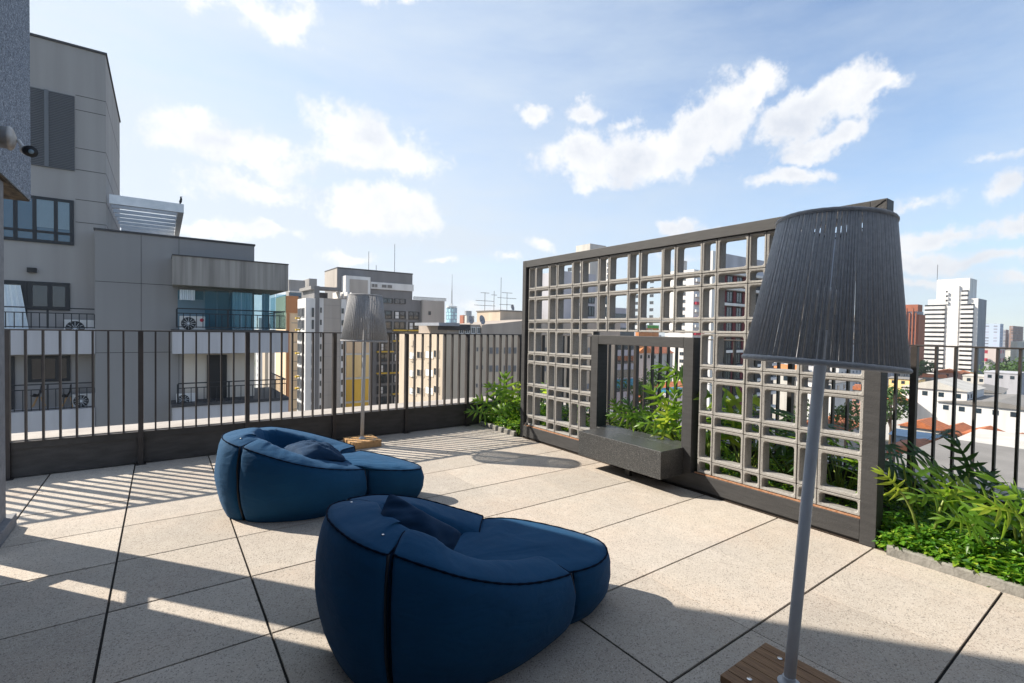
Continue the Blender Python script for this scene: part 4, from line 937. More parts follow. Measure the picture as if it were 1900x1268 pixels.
for (px, h) in ((684, 6), (698, 2.2), (732, 9)): x = on_y(px, 505, YM + 3)[0]; mb.tube([(x, YM + 3, zt), (x, YM + 3, zt + h)], .07, 4)
mb.build('rooftop_mast', M['coping'], g1)
# left wings of the same complex
g2 = thing('apartment_tower', 'slender pale wing with narrow windows and small yellow balconies beside the grey tower', 'building', (40, 130, GZ))
YN = 131
xa, xb_ = on_y(593, 600, YN)[0], on_y(641, 600, YN)[0]; zt_ = on_y(600, 553.5, YN)[1]
part(g2, 'wall', 'mbeige', (xa, xb_, YN, YN + 14, GZ + .01, zt_)); part(g2, 'white_strip', 'mwhite', (xa - .6, xa + .9, YN - .3, YN - .005, GZ + .1, zt_), (xb_ - 1.2, xb_ + .1, YN - .3, YN - .005, GZ + .1, zt_))
for i in range(10):
    z = on_y(594, 571 + 22.6 * i, YN)[1]
    for (a, b) in ((593.5, 596), (633, 637)): win(g2, 'Y', YN - .3, on_y(a, 600, YN)[0], on_y(b, 600, YN)[0], z - 1.35, z, 'dark', 'navy', 'glass', d=.15)
mb = MB()
for i in range(9): z = on_y(594, 566 + 24 * i, YN)[1]; mb.box(xa + 1, xb_ - 1.3, YN - .03, YN - .004, z - .05, z + .03)
mb.build('panel_joints', M['mgrey2'], g2)
xc0, xc1 = on_y(583, 600, YN - 1)[0], on_y(592.5, 600, YN - 1)[0]; zc_ = on_y(583, 530.5, YN - 1)[1]
part(g2, 'dark_column', 'mgrey', (xc0, xc1, YN - 1, YN + 13, GZ + .01, zc_))
zl = on_y(583, 537, YN - 1)[1]
part(g2, 'roof_beam', 'mgrey', (xc1 + .01, on_y(627, 600, YN)[0], YN - .9, YN + 3, zl, zc_ - .1)); part(g2, 'roof_beam', 'mgrey2', (xc0 - .8, xc0 - .01, YN - .9, YN + 12, zl, zc_ - .05))
part(g2, 'pergola_back', 'darkroof', (xc1 + .1, on_y(627, 600, YN)[0], YN + 10, YN + 10.3, zt_, zl))
for k in range(4): part(g2, 'pergola_slat', 'mwhite', (xc1 + 5.2 + k * 1.0, xc1 + 5.4 + k * 1.0, YN - .5, YN + 6, zt_ + .2 + k * .02, zt_ + 1.9))
xw = on_y(567, 600, YN - 2)[0]; yw2 = on_x(552, 600, xw)[0]
zt2 = on_y(567, 553, YN - 2)[1]; part(g2, 'white_wing', 'mwhite', (xw, xc0 - .02, YN - 2, yw2, GZ + .01, zt2))
for i in range(9):
    z = on_y(567, 571 + 22.6 * i, YN - 2)[1]
    for (u, v) in ((.15, .42), (.55, .9)): win(g2, 'X', xw, YN - 2 + (yw2 - YN + 2) * u, YN - 2 + (yw2 - YN + 2) * v, z - 2.4, z, 'dark', 'mgrey', 'glass', d=.2)
    if i in (0, 1, 3, 5, 6): part(g2, 'yellow_balcony', 'yellow', (xw - 1.0, xw - .01, YN + 4, yw2 - 2, z - 2.8, z - 2.4))
    win(g2, 'Y', YN - 2, on_y(578.5, 600, YN - 2)[0], on_y(582, 600, YN - 2)[0], z - 2.3, z, 'dark', 'mgrey2', 'glass', d=.3)
# orange block and the grey one behind
g3, d3 = block('apartment_tower', 'orange and tan apartment block between the grey building and the slender pale wing', 531, 512, 553, 549, 160, 'mtan')
part(g3, 'orange_top', 'morange', (d3[0] - .2, d3[1] + .05, d3[2] - .3, d3[2] - .01, d3[4] - 5.6, d3[4])); part(g3, 'orange_band', 'morange', (d3[0] + .2, d3[0] + 1.0, d3[2] - .3, d3[2] - .01, GZ + .1, d3[4] - 5.7))
mb = MB()
for i in range(11): z = d3[4] - 9 - 3.2 * i; mb.box(d3[0] + 1.7, d3[1], d3[2] - .05, d3[2] - .01, z, z + .18)
mb.build('panel_joints', M['mgrey'], g3)
g4, d4 = block('apartment_tower', 'pale grey tower with blue glazed balconies rising behind the orange block', 536, 530, 566, 519, 190, 'mgrey2')
for i in range(4):
    z = d4[4] - 4.2 - i * 3.4; part(g4, 'balcony_glass', 'glass_blue', (d4[0] + .3, d4[1] - 1.5, d4[2] - .8, d4[2] - .02, z - 2.6, z - .8)); part(g4, 'balcony_slab', 'mwhite', (d4[0], d4[1], d4[2] - 1.1, d4[2] - .01, z - .75, z - .2))
part(g4, 'penthouse', 'mgrey2', (d4[0] + 8, d4[1] + 5, d4[2] + 2, d4[2] + 14, d4[4] + .01 - 3, d4[4] + 1.2))

# --- cream apartment block
YD = 85
g5 = thing('apartment_block', 'long cream apartment block with antennas on its roof, left of the screen', 'building', (44, YD, GZ))
xD, zD = on_y(822, 621, YD); yD2 = on_x(741, 640, xD)[0]; xD2 = on_y(1146, 650, YD)[0]
part(g5, 'wall', 'cream', (xD, xD2, YD, yD2, GZ + .01, zD))
for i in range(5):
    for j, px in enumerate((763, 777, 793, 809)):
        y_, z_ = on_x(px, 660 + 33 * i - (px - 763) * .06, xD); w_ = 1.1
        win(g5, 'X', xD, y_ - w_ * (2.6 if j < 3 else 1.5), y_ + w_, z_ - .8, z_ + .85, 'cr%d' % (j % 2), 'cream', 'navy' if j % 2 else 'curtain', d=.08)
    for j, (a, b) in enumerate(((884, 887), (894, 896), (908, 914), (920, 925), (935, 939), (943, 948), (953, 958), (985, 992), (1008, 1014), (1040, 1047), (1062, 1068), (1090, 1097))):
        z_ = on_y(a, 645 + 33.5 * i, YD)[1]; win(g5, 'Y', YD, on_y(a, 650, YD)[0], on_y(b, 650, YD)[0], z_ - (.8 if j < 2 else 1.35), z_, 'cs%d' % (j % 2), 'mgrey2', 'fargrey' if j % 2 else 'mgrey', d=.08)
mb = MB()
for px in (768, 800): 
    y_, z_ = on_x(px, 632, xD)
    for i in range(5): mb.tube([(xD - .15, y_, z_ - i * 3.4), (xD - .15, y_, z_ - 1.2 - i * 3.4), (xD - .15, y_ + 1.2, z_ - 1.3 - i * 3.4)], .06, 4)
mb.build('drain_pipe', M['mgrey'], g5)
# upper roofs of the cream block
xe, ze = on_y(893, 600, YD + .5); xe2 = on_y(1150, 600, YD + .5)[0]; zE2 = on_y(960, 592, YD + .5)[1]
mb = MB(); zl_ = zD; y0, y1 = YD + .3, yD2 - 6
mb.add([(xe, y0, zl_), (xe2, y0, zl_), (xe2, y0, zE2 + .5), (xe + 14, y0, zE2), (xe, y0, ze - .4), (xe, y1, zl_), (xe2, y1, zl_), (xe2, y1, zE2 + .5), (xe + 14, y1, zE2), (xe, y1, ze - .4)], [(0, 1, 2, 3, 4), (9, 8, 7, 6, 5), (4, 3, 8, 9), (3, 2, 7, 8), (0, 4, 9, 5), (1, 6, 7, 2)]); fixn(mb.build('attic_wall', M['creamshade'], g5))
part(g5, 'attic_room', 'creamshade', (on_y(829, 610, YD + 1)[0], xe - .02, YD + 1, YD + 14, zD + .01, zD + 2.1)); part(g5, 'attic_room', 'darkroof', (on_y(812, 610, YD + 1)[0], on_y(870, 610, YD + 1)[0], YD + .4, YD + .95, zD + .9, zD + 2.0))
part(g5, 'awning', 'fargrey', (on_y(810, 605, YD)[0], on_y(848, 605, YD)[0], YD - 1, YD + 10, zD + 1.7, zD + 2.3))
for k in range(4): x = on_y(851 + 11 * k, 612, YD + 1)[0]; win(g5, 'Y', YD + 1, x, x + 1.0, zD + .2, zD + 1.6, 'cr1', 'white', 'glass', d=.3)
xp, zp = on_y(928, 577.5, YD + 12); yp = on_x(885, 580, xp)[0]
part(g5, 'penthouse', 'cream', (xp, xp + 12, YD + 12, max(yp, YD + 20), zD + 1, zp)); part(g5, 'penthouse_roof', 'roofgrey', (xp - .2, xp + 12.2, YD + 11.8, max(yp, YD + 20) + .2, zp + .01, zp + .3))
mb = MB(); Ya = YD + 13
def yagi(px, ytop, bars, Y=Ya):
    x, z = on_y(px, ytop, Y); mb.tube([(x, Y, zp), (x, Y, z)], .06, 5)
    for (dz, w) in bars: mb.tube([(x - w, Y, z - dz), (x + w, Y, z - dz)], .05, 4)
m1 = []
for (px, yt, bars, lb_) in ((900, 543, ((.1, 1.2), (2.0, 2.6), (3.1, 3.0)), 'left'), (917, 540, ((1.0, .8),), 'mid'), (930, 515, (), 'tall'), (941, 543, ((.1, 1.6), (1.4, 2.8), (3.0, 2.2)), 'right')):
    mb = MB(); yagi(px, yt, bars); tag(mb.build('antenna', M['coping']), {'left': 'television antenna, leftmost of those on the cream rooftop', 'mid': 'thin rooftop antenna left of the tall bare mast', 'tall': 'tallest bare mast on the cream rooftop', 'right': 'rooftop television antenna next to the round dish'}[lb_], 'antenna', 'antennas on the cream rooftop')
def dish(px, py, Y, r, lb_, zb):
    x, z = on_y(px, py, Y); d_ = thing('satellite_dish', lb_, 'satellite dish', (x, Y, zb), 'satellite dishes')
    mb = MB(); Tm = Matrix.Translation((x, Y, z)) @ Matrix.Rotation(math.radians(75), 4, 'X') @ Matrix.Rotation(.4, 4, 'Y'); mb.lathe([(.05, -.2), (r * .6, -.1), (r, .12), (r, .15), (r * .6, -.06), (.04, -.15)], 20, Tm); mb.build('reflector', M['fargrey'], d_, True)
    mb = MB(); mb.tube([(x, Y + .1, z), (x, Y + .1, zb)], .06, 5); mb.build('mast', M['coping'], d_)
dish(950.5, 571, YD + 13, .75, 'dark round satellite dish standing beside the right antenna', zp); dish(894, 594, YD + 2, 1.0, 'pale satellite dish on the lower roof at the cream penthouse corner', zD + 2); dish(873, 594, YD + 4, .9, 'pale satellite dish lying low on the roof edge left of the penthouse', zD + 2)

# --- skyline left of the screen
g6, d6 = block('glass_tower', 'distant blue glass tower topped by a tall lattice mast', 836, 828, 848, 571, 1250, gridwall('blueglass', (.10, .20, .30), (.16, .33, .45), 5, 9, mort=.12))
cx_, cy_ = (d6[0] + d6[1]) / 2, (d6[2] + d6[3]) / 2; zt_ = d6[4]; mh = at(836, 508, 1250).z - zt_
mb = MB()
for k in range(6): a = PI * k / 3; mb.tube([(cx_ + 11 * math.cos(a), cy_ + 11 * math.sin(a), zt_), (cx_, cy_, zt_ + 14)], .5, 4)
mb.lathe([(14, 0), (14, 3)], 12, Matrix.Translation((cx_, cy_, zt_ + 1))); mb.build('crown_ring', M['mwhite'], g6)
mb = MB(); mb.tube([(cx_, cy_, zt_), (cx_, cy_, zt_ + mh * .5), (cx_, cy_, zt_ + mh * .52), (cx_, cy_, zt_ + mh)], [2.2, 1.6, 1.1, .5], 5); mb.build('mast', M['fargrey'], g6)
fg = gridwall('far_grid', (.30, .31, .34), (.10, .12, .16), 4, 4, mort=.25); fg2 = gridwall('far_grid_white', (.55, .55, .56), (.16, .18, .22), 5, 3.4, mort=.30); fg3 = gridwall('far_grid_brown', (.26, .17, .14), (.10, .09, .10), 6, 3.4, mort=.22)
fg4 = gridwall('far_grid_blue', (.42, .50, .62), (.16, .17, .22), 7, 3.4, mort=.28)
block('office_tower', 'small distant dark grid-fronted tower right of the mast tower', 865, 862, 875, 577, 900, fg)
block('apartment_block', 'small distant white and red block beside the dark grid-fronted tower', 860, 853, 864, 585, 420, 'brick')
block('apartment_block', 'low pale distant block above the cream roof edge', 866, 862, 880, 586, 380, 'offwhite')

# --- seen through the screen
g7, d7 = block('apartment_block', 'broad lilac-grey block with blank walls seen through the far blocks of the screen', 1044, 985, 1105, 503, 120, 'lilac')
for i in range(8):
    z = d7[4] - 5 - 3.3 * i
    for k in range(3): u = d7[0] + 4 + k * 5; win(g7, 'Y', d7[2], u, u + 2.2, z - 2.6, z, 'dark2', 'navy', 'glass', d=.15)
g8, d8 = block('apartment_tower', 'cream rooftop tower peeking over the top beam of the screen', 1095, 1068, 1124, 452, 190, 'offwhite')
for i in range(7):
    for k in range(3): win(g8, 'X', d8[0], d8[2] + 3 + k * 7, d8[2] + 5.5 + k * 7, d8[4] - 10 - i * 3.4, d8[4] - 8.4 - i * 3.4, 'dark', 'navy', 'glass', d=.15)
part(g8, 'penthouse_frame', 'offwhite', (d8[0] - 3, d8[0] - .01, d8[2] + 2, d8[3] - 6, d8[4] - 6, d8[4] - 3.5))
g9, d9 = block('apartment_tower', 'thin white tower with stacked balconies seen through the middle of the screen', 1132, 1124, 1141, 482, 260, 'towerwhite')
for i in range(16): part(g9, 'balcony', 'mwhite', (d9[0] - 1.5, d9[0] - .01, d9[2] + 1, d9[3] - 2, d9[4] - 4 - i * 3.2, d9[4] - 2.8 - i * 3.2)); part(g9, 'window', 'glass', (d9[0] - .1, d9[0] - .012, d9[2] + 2, d9[3] - 3, d9[4] - 2.7 - i * 3.2, d9[4] - 1.4 - i * 3.2))
g10, d10 = block('office_block', 'lower grey office block with ribbon windows and a planted roof behind the screen', 1140, 1132, 1178, 571, 150, 'lilac')
for i in range(6): z = d10[4] - 1.8 - i * 4.4; part(g10, 'ribbon_window', 'glass', (d10[0] + .3, d10[1] - .3, d10[2] - .12, d10[2] - .01, z - 2.5, z))
part(g10, 'blue_band', 'teal', (d10[0] + .3, d10[1] + .1, d10[2] - .2, d10[2] - .121, at(1170, 722, 150).z, at(1170, 706, 150).z))
g11, d11 = block('warehouse', 'orange and green clad commercial block seen above the square opening', 1186, 1180, 1222, 603, 300, 'offwhite'); part(g11, 'orange_cladding', 'morange', (d11[0] + .1, d11[1] + .1, d11[2] - .25, d11[2] - .01, d11[4] - 13, d11[4] - 2.01)); part(g11, 'orange_cladding', 'morange', (d11[0] - .25, d11[0] - .01, d11[2], d11[3], d11[4] - 13, d11[4] - 2.6)); part(g11, 'green_band', 'green', (d11[0] + 8, d11[1], d11[2] - .3, d11[2] - .01, d11[4] - 2, d11[4])); part(g11, 'white_band', 'mwhite', (d11[0] - .3, d11[0] - .01, d11[2], d11[3], d11[4] - 2.5, d11[4] + 1.2))
g12, d12 = block('apartment_tower', 'white tower with red balcony fronts seen through the screen right of the opening', 1288, 1236, 1306, 500, 210, 'towerwhite')
part(g12, 'rooftop_room', 'offwhite', (d12[0] + 1, d12[1] - 4, d12[2] + 6, d12[3] - 8, d12[4] + .01, d12[4] + 4.5))
for i in range(16):
    z = d12[4] - 3 - i * 3.3
    for k in range(4): win(g12, 'X', d12[0], d12[2] + 4 + k * 8.5, d12[2] + 6.2 + k * 8.5, z - 1.5, z, 'dark', 'white', 'glass', d=.15)
    part(g12, 'red_balcony', 'red' if i % 2 else 'mwhite', (d12[0] + .5, d12[1], d12[2] - 1.2, d12[2] - .01, z - 2.3, z - 1.1))
g13, d13 = block('apartment_tower', 'dark glazed tower with grey slabs and maroon panels behind the near lamp', 1321, 1310, 1440, 466, 95, 'lilac')
zz = d13[4]; part(g13, 'white_column', 'mwhite', (d13[0] - .3, d13[0] + 1.2, d13[2] - .4, d13[2] - .01, GZ + .1, zz)); part(g13, 'dark_front', 'darkroof', (d13[0] + 1.21, d13[1], d13[2] - .1, d13[2] - .01, GZ + .1, zz - 3.6))
for i in range(11):
    z = zz - 3.7 - i * 3.15
    part(g13, 'floor_slab', 'mwhite', (d13[0] + 1.3, d13[1], d13[2] - 1.4, d13[2] - .11, z - .5, z))
    for k in range(4):
        u = d13[0] + 1.8 + k * 3.6; win(g13, 'Y', d13[2] - .1, u, u + 2.1, z - 2.9, z - .6, 'dark', 'navy', 'glass', d=.1); part(g13, 'maroon_panel', 'maroon', (u + 2.2, u + 3.3, d13[2] - .3, d13[2] - .11, z - 3.0, z - .51))
g14, d14 = block('apartment_block', 'pale long block behind the rope shade of the near lamp', 1560, 1450, 1640, 588, 260, fg2)

# --- right of the screen
g15, d15 = block('office_tower', 'stepped white tower with ribbon windows and balconies, tallest on the right skyline', 1800, 1738, 1812, 516, 330, 'towerwhite')
X_, Y0_, Y1_, Z_ = d15[0], d15[2], d15[3], d15[4]
YL0, YR1 = on_x(1722, 560, X_)[0], d15[1]
part(g15, 'lower_wings', 'towerwhite', (X_ + 1.5, d15[1] + 4.2, Y0_ + .5 - 1.5, YL0, GZ + .01, Z_ - 14), (X_ - .02, X_ + 1.49, Y0_ - 4.5, YL0 + .02, GZ + .01, Z_ - 14))
part(g15, 'shaded_face', 'fargrey', (X_ + 1.6, d15[1] + 4.3, Y0_ - 4.6, Y0_ - 1.1, GZ + .01, Z_ - 14.1))  # grey cladding carries the shade of the tower's unlit side in its colour
ya0, yb0, yc0, yd0 = [on_x(p_, 600, X_)[0] for p_ in (1732, 1754, 1782, 1806)]
part(g15, 'plain_shaft', 'mwhite', (X_ - 1.2, X_ - .03, yc0 + 1, yb0 - 1, GZ + .1, Z_ - 5))
for i in range(24):
    z = Z_ - 8.2 - i * 3.15
    if z < GZ + 3: break
    wide = i > 2
    a_ = ya0 + (5 if wide else -8); part(g15, 'ribbon_window', 'glass_dark', (X_ - .5, X_ - .05, yb0 + .2, a_, z - 1.2, z)); part(g15, 'balcony', 'mwhite', (X_ - 2.2, X_ - .05, yb0 + .1, a_, z - 3.1, z - 1.25))
    b_ = max(yd0, Y0_ - 4) if wide else Y0_ + .5; part(g15, 'ribbon_window', 'glass_dark', (X_ - .5, X_ - .05, b_, yc0 - .2, z - 1.2, z)); part(g15, 'balcony', 'mwhite', (X_ - 2.2, X_ - .05, b_, yc0 - .1, z - 3.1, z - 1.25))
mb = MB(); mb.tube([(X_ + 3, Y0_ + 18, Z_), (X_ + 3, Y0_ + 18, Z_ + 11)], .15, 4); mb.build('mast', M['coping'], g15)
g16, d16 = block('office_tower', 'red-brown tower with orange vertical fins left of the stepped white tower', 1702, 1672, 1713, 578, 310, fg)
for k in range(5): y_ = d16[2] + (d16[3] - d16[2]) * k / 5; part(g16, 'fin', 'brick', (d16[0] - 1.6, d16[0] - .01, y_, y_ + (d16[3] - d16[2]) * .07, GZ + .1, d16[4] + (2 if k % 2 else -1)))
part(g16, 'fin', 'brick', (d16[0] + .01, d16[1] + .5, d16[2] - 1, d16[2] - .01, GZ + .1, d16[4] - 2)); part(g16, 'crown', 'brick', (d16[0] + 2, d16[1] - 1, d16[2] + 10, d16[3] - 8, d16[4] + .01, d16[4] + 4.5))
for i in range(14): part(g16, 'white_panel', 'mwhite', (d16[0] - .8, d16[0] - .02, d16[3] - (d16[3] - d16[2]) * .19, d16[3], d16[4] - 5 - i * 4, d16[4] - 3 - i * 4))
block('apartment_tower', 'thin white slab tower squeezed between the red-brown and stepped towers', 1721, 1713, 1726, 594, 430, fg2)
block('apartment_tower', 'pale blue tower with dark balcony bays right of the stepped tower', 1856, 1826, 1862, 601, 560, fg4)
block('apartment_tower', 'narrow grey-blue tower behind the pale blue one', 1866, 1860, 1872, 612, 640, fg)
block('apartment_tower', 'brown gridded tower near the right edge of the photo', 1880, 1873, 1899, 605, 620, fg3)
block('apartment_block', 'cream mid-rise at the right edge below the brown tower', 1888, 1876, 1930, 634, 330, 'offwhite')
block('apartment_block', 'long red and white block below the pale blue tower', 1850, 1822, 1866, 645, 420, gridwall('redwhite', (.50, .44, .42), (.30, .03, .05), 9, 7, mort=.3))

# --- houses
def house(label, px, py, D, w, l, h, roofm, wallm, rot=0, grp=None, cat='house', rh=1.6, zb=None, name='house', winn=2):
    c = at(px, py, D); x, y, zt = c; zb = GZ if zb is None else zb
    r = thing(name, label, cat, (x, y, zb), grp); T = Matrix.Translation((x, y, 0)) @ Matrix.Rotation(rot, 4, 'Z')
    ze = zt - rh
    mb = MB(); mb.box(-w / 2, w / 2, -l / 2, l / 2, zb + .01, ze, T); mb.build('wall', M[wallm], r)
    e = .5; mb = MB()
    if rh > .5:
        vs = [T @ Vector(v) for v in ((-w / 2 - e, -l / 2 - e, ze), (w / 2 + e, -l / 2 - e, ze), (w / 2 + e, l / 2 + e, ze), (-w / 2 - e, l / 2 + e, ze), (-w / 2 - e if w > l else 0, 0 if w > l else -l / 2 - e, zt), (w / 2 + e if w > l else 0, 0 if w > l else l / 2 + e, zt))]
        fs = [(0, 1, 5, 4), (2, 3, 4, 5), (3, 0, 4), (1, 2, 5), (3, 2, 1, 0)] if w > l else [(0, 1, 4), (1, 2, 5, 4), (2, 3, 5), (3, 0, 4, 5), (3, 2, 1, 0)]
        mb.add(vs, fs); mb.build('roof', M[roofm], r)
    else:
        mb.box(-w / 2 - .2, w / 2 + .2, -l / 2 - .2, l / 2 + .2, ze + .01, zt, T); mb.build('roof', M[roofm], r)
    nw = max(1, int(l / 3.2)); 
    for k in range(min(winn * 2, nw)):
        mb = MB(); u = -l / 2 + l * (k + .5) / nw; mb.box(-w / 2 - .08, -w / 2 - .01, u - .6, u + .6, ze - 2.1, ze - .8, T); mb.build('window', M['glass'], r)
    for k in range(min(winn, max(1, int(w / 3.2)))):
        mb = MB(); u = -w / 2 + w * (k + .5) / max(1, int(w / 3.2)); mb.box(u - .6, u + .6, -l / 2 - .08, -l / 2 - .01, ze - 2.1, ze - .8, T); mb.build('window', M['glass'], r)
    return r
G_ = 'low houses of the district below'
house('white gabled warehouse in front of the stepped tower', 1750, 703, 150, 20, 15, 9, 'offwhite', 'mwhite', 0, None, 'warehouse', 2.6, name='warehouse')
house('long whitewashed warehouse with a grey sheet roof at the right edge', 1870, 738, 140, 30, 24, 9, 'roofgrey', 'mwhite', 0, None, 'warehouse', 1.6, name='warehouse', winn=4)
house('grey-roofed shed between the two white warehouses', 1822, 716, 185, 26, 12, 6, 'roofgrey', 'offwhite', .1, None, 'warehouse', 1.4, name='warehouse')
house('flat-roofed cream block behind the grey-roofed shed', 1828, 697, 215, 14, 12, 9, 'offwhite', 'offwhite', 0, None, 'building', .4, name='low_building')
house('weathered lilac wall building right of the flat cream block', 1865, 690, 205, 16, 10, 9, 'lilac', 'lilac', 0, None, 'building', .4, name='low_building')
house('house with a bright orange roof left of the palm', 1716, 778, 112, 8, 7, 5, 'tile', 'offwhite', 0, G_)
house('shed with a pale blue sheet roof below the orange roof', 1711, 802, 98, 7, 8, 5, 'tarp', 'tarp', 0, G_, rh=.8)
house('low building with a dark red roof just below the blue sheet roof', 1700, 820, 90, 10, 6, 4, 'tile2', 'brick', 0, G_, rh=1)
house('long orange roof directly behind the palm', 1770, 790, 112, 15, 6, 5, 'tile', 'pink', 0, G_)
house('small white house with an orange gable roof right of the palm', 1828, 794, 108, 9, 7, 5, 'tile', 'mwhite', 0, G_)
house('house with a faded clay roof at the right edge below the long warehouse', 1885, 810, 104, 14, 8, 4, 'tile2', 'offwhite', 0, G_)
house('row house with an orange roof under the right warehouse', 1862, 822, 98, 11, 6, 4, 'tile', 'brick', 0, G_)
house('neighbouring flat white roof just beyond and below the right railing', 1830, 838, 52, 34, 7, 3, 'offwhite', 'mwhite', 0, None, 'building', .45, name='low_building', winn=1)
house('grey roof slab below the right railing, nearest neighbour', 1790, 872, 40, 30, 9, 3, 'roofgrey', 'ledge', .0, None, 'building', .4, name='low_building', winn=1)
house('white house with an orange gable seen left of the near railing post', 1668, 735, 150, 9, 8, 4, 'tile', 'mwhite', .2, G_)
house('yellow-walled house beneath the red-brown tower', 1683, 700, 210, 10, 10, 6, 'roofgrey', 'ytan', 0, G_, rh=.6)
house('orange clad shop seen just under the rope shade', 1452, 676, 150, 10, 10, 5, 'morange', 'offwhite', 0, None, 'shop', 2.4, name='shop')
house('white house seen through the lower right blocks', 1530, 700, 140, 12, 10, 6, 'roofgrey', 'mwhite', 0, G_, rh=.8)
house('house with an orange roof seen in the square opening beside its right jamb', 1250, 708, 170, 16, 12, 6, 'tile', 'mwhite', 0, G_)
house('low blue and white shed in the square opening under the orange roof', 1246, 722, 150, 12, 6, 4, 'teal', 'mwhite', 0, G_, rh=.5)
house('terracotta roofed house in the lower right blocks of the screen', 1540, 775, 110, 12, 9, 5, 'tile', 'offwhite', .1, G_)
house('orange and white shop front in the upper part of the square opening', 1180, 640, 190, 9, 9, 8, 'morange', 'offwhite', 0, None, 'shop', 3.0, name='shop')
house('red roofed shop right of the orange shop front', 1212, 642, 210, 14, 10, 8, 'brick', 'offwhite', 0, None, 'shop', 3.0, name='shop')
house('house with an orange hipped roof directly in front of the long orange roof', 1745, 812, 94, 9, 6, 4, 'tile', 'offwhite', 0, G_)
house('small clay roofed house left of the row house', 1800, 815, 96, 8, 6, 4, 'tile2', 'pink', .1, G_)
rnd = random.Random(41); kinds = [('tile', 'offwhite', 'dusty white low house with an orange clay roof in the district below'), ('tile', 'mwhite', 'white low house with an orange clay roof in the district below'), ('tile2', 'offwhite', 'cream low house with an old clay roof in the district below'), ('roofgrey', 'offwhite', 'pale low house with a grey roof in the district below'), ('tile', 'pink', 'pink low house with an orange roof in the district below'), ('offwhite', 'lilac', 'pale grey flat roofed building in the district below')]
for i in range(160):
    az = rnd.uniform(960, 1960); D = 130 * (1 + i / 46) * rnd.uniform(.95, 1.1); k = rnd.choice(kinds); h = rnd.uniform(5, 9) * (1 + (D > 260) * rnd.uniform(0, .8))
    c = at(az, 640, D); dz = GZ + h; py = 634 - ((dz - CAM.z) / D * F) - 24 + (az - 950) * .0118
    hr_ = house(k[2], az, py, D, rnd.uniform(7, 15), rnd.uniform(7, 12), h, k[0], k[1], rnd.choice((0, 0, .15, -.1)), G_, rh=.4 if k[0] == 'offwhite' else 1.8, winn=2 if D < 300 else 0)
    if D < 420 and i % 2:
        mb = MB(); q = hr_.location; mb.lathe([(.8, GZ + h - 1.2), (.95, GZ + h + .9), (.3, GZ + h + 1.2)], 10, Matrix.Translation((q.x - 1.5, q.y + rnd.uniform(-2, 2), 0))); mb.build('water_tank', M['teal' if i % 4 == 1 else 'fargrey'], hr_)
fm_ = [(fg, 'distant grey gridded block on the skyline'), (fg2, 'distant white gridded block on the skyline'), (fg3, 'distant brown gridded block on the skyline'), (fg4, 'distant pale blue gridded block on the skyline'), ('offwhite', 'distant plain cream block on the skyline'), ('lilac', 'distant plain grey block on the skyline')]
for i in range(58):
    px = rnd.uniform(960, 1960); D = rnd.uniform(480, 1900); k = rnd.choice(fm_); yt = rnd.uniform(596, 625) + (px - 950) * .0118 if rnd.random() < .45 else rnd.uniform(612, 634)
    w = rnd.uniform(8, 20); block('skyline_block', k[1], px, px - w * .5, px + w * .5, yt, D, k[0], grp='blocks on the far skyline')
for i, px in enumerate((480, 492, 503, 515, 524)): block('skyline_block', 'pale block seen between the balconies at the right end of the grey building', px, px - 5, px + 9, 590 + i * 11, 230 - i * 12, (fg2, 'cream', 'mbeige', 'mwhite', 'mtan')[i], grp='blocks behind the balconies')

# --- trees
def tree(label, px, py, D, rw, rh, seed, m='crown', n=700, ls=1.0, grp=None, name='tree'):
    rn = random.Random(seed); c = at(px, py, D); r = thing(name, label, 'tree', (c.x, c.y, GZ), grp); zt = c.z; mb = MB()
    cl = [(Vector((rn.gauss(0, .42) * rw, rn.gauss(0, .42) * rw, zt - rh + rn.uniform(-.85, .8) * rh)), rn.uniform(.28, .5) * rw) for _ in range(16)]
    for i in range(n):
        cc_, cr_ = rn.choice(cl); d = Vector((rn.gauss(0, 1), rn.gauss(0, 1), rn.gauss(0, .8))).normalized() * cr_ * rn.uniform(.6, 1.05); p_ = Vector((c.x, c.y, 0)) + cc_ + d
        nr = (d.normalized() + Vector((rn.uniform(-.6, .6), rn.uniform(-.6, .6), rn.uniform(-.2, .8)))).normalized(); a = nr.orthogonal().normalized(); b = nr.cross(a); s = ls * rn.uniform(.5, 1.1)
        mb.add([p_ - a * s, p_ + b * s * .6, p_ + a * s, p_ - b * s * .6], [(0, 1, 2, 3)])
    mb.build('crown', M[m], r)
    tb = MB(); tb.tube([(c.x, c.y, GZ), (c.x + .2, c.y, (GZ + zt - rh) / 2), (c.x, c.y, zt - rh * .6)], [rw * .09, rw * .07, rw * .03], 7)
    for k in range(5): q, _ = cl[k]; tb.tube([(c.x, c.y, (GZ * .45 + (zt - rh) * .55)), (c.x + q.x * .7, c.y + q.y * .7, q.z)], [rw * .04, rw * .015], 5)
    tb.build('trunk', M['bark'], r); return r
T_ = 'trees in the district below'
tree('dark tree left of the near railing post, right of the screen', 1655, 715, 125, 4.2, 5, 1, n=900, ls=.55, grp=T_)
tree('broad green tree at the right edge under the cream mid-rise', 1895, 662, 250, 13, 8, 2, n=1300, ls=1.1, grp=T_)
tree('low green tree left of the broad tree at the right edge', 1850, 680, 260, 11, 5, 3, n=900, ls=1.0, grp=T_)
tree('small green tree beside the foot of the red-brown tower', 1715, 668, 290, 5, 6, 4, n=500, ls=.9, grp=T_)
tree('green tree in the middle of the square opening', 1213, 684, 110, 4.0, 5.5, 5, n=900, ls=.5, grp=T_)
tree('darker tree left of the middle one in the square opening', 1190, 700, 120, 4.5, 5, 6, n=900, ls=.5, grp=T_)
tree('tree seen through the lower right blocks of the screen', 1572, 742, 105, 3.6, 4, 7, n=800, ls=.45, grp=T_)
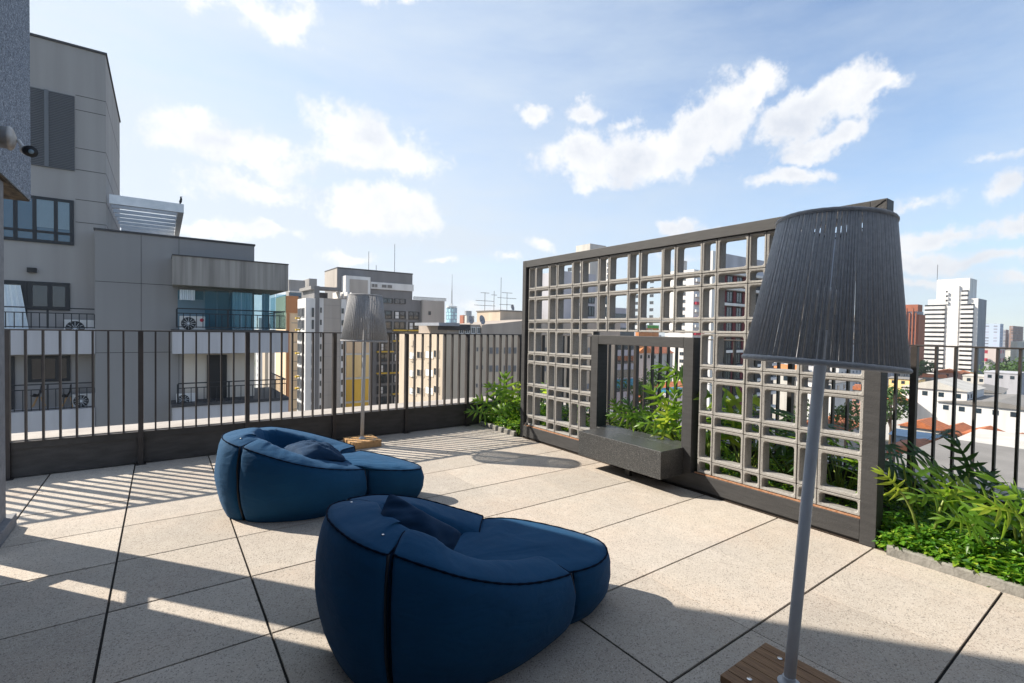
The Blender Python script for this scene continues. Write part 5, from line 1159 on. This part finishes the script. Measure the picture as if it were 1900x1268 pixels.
tree('tree seen through the blocks behind the near lamp pole', 1490, 735, 120, 4.5, 5, 8, n=800, ls=.5, grp=T_)
for i in range(12):
    px = rnd.uniform(1000, 1950); D = rnd.uniform(240, 620); h = rnd.uniform(7, 12); py = 634 - ((GZ + h - CAM.z) / D * F) - 24 + (px - 950) * .0118
    tree('round green tree among the low houses further off', px, py, D, rnd.uniform(5, 9), rnd.uniform(3.5, 5), 100 + i, n=350, ls=1.3, grp=T_)
pc = at(1762, 806, 88); pm = thing('palm_tree', 'dark palm tree among the orange roofs beyond the right railing', 'palm tree', (pc.x, pc.y, GZ)); mb = MB(); rn = random.Random(9)
for i in range(34):
    a = rn.uniform(0, 2 * PI); e = rn.uniform(-.5, 1.1); ln = rn.uniform(3.2, 4.6); d = Vector((math.cos(a) * math.cos(e), math.sin(a) * math.cos(e), math.sin(e))); p0 = Vector(pc)
    P = [p0 + d * ln * s + Vector((0, 0, -2.6 * s * s)) for s in (0, .25, .5, .75, 1)]
    for k in range(16):
        s = .15 + .85 * k / 15; j = min(3, int(s * 4)); b = P[j].lerp(P[j + 1], s * 4 - j); t = (P[j + 1] - P[j]).normalized(); sd = t.cross(Vector((0, 0, 1))).normalized()
        for sg in (1, -1): e_ = b + (sd * sg * .8 + t * .6 + Vector((0, 0, -.35))) * .95 * (1.15 - s * .6); mb.add([b - t * .07, b + t * .07, e_], [(0, 1, 2)])
mb.build('fronds', M['palm'], pm); mb = MB(); mb.tube([(pc.x, pc.y, GZ), (pc.x + .3, pc.y, (GZ + pc.z) / 2), tuple(pc)], [.35, .26, .24], 8); mb.build('trunk', M['bark'], pm)

# ------------------------------------------------------------------ air
hb = MB(); hb.box(-3600, 3600, -3600, 3600, GZ - 1, 210); hm = bpy.data.materials.new('haze'); hm.use_nodes = True; ht = hm.node_tree; ht.nodes.remove(ht.nodes['Principled BSDF'])
hv = ht.nodes.new('ShaderNodeVolumePrincipled'); hv.inputs['Color'].default_value = (.90, .94, 1, 1); hv.inputs['Density'].default_value = .00018; hv.inputs['Anisotropy'].default_value = .35
ht.links.new(hv.outputs[0], ht.nodes['Material Output'].inputs['Volume']); tag(hb.build('haze', hm), kind='stuff')
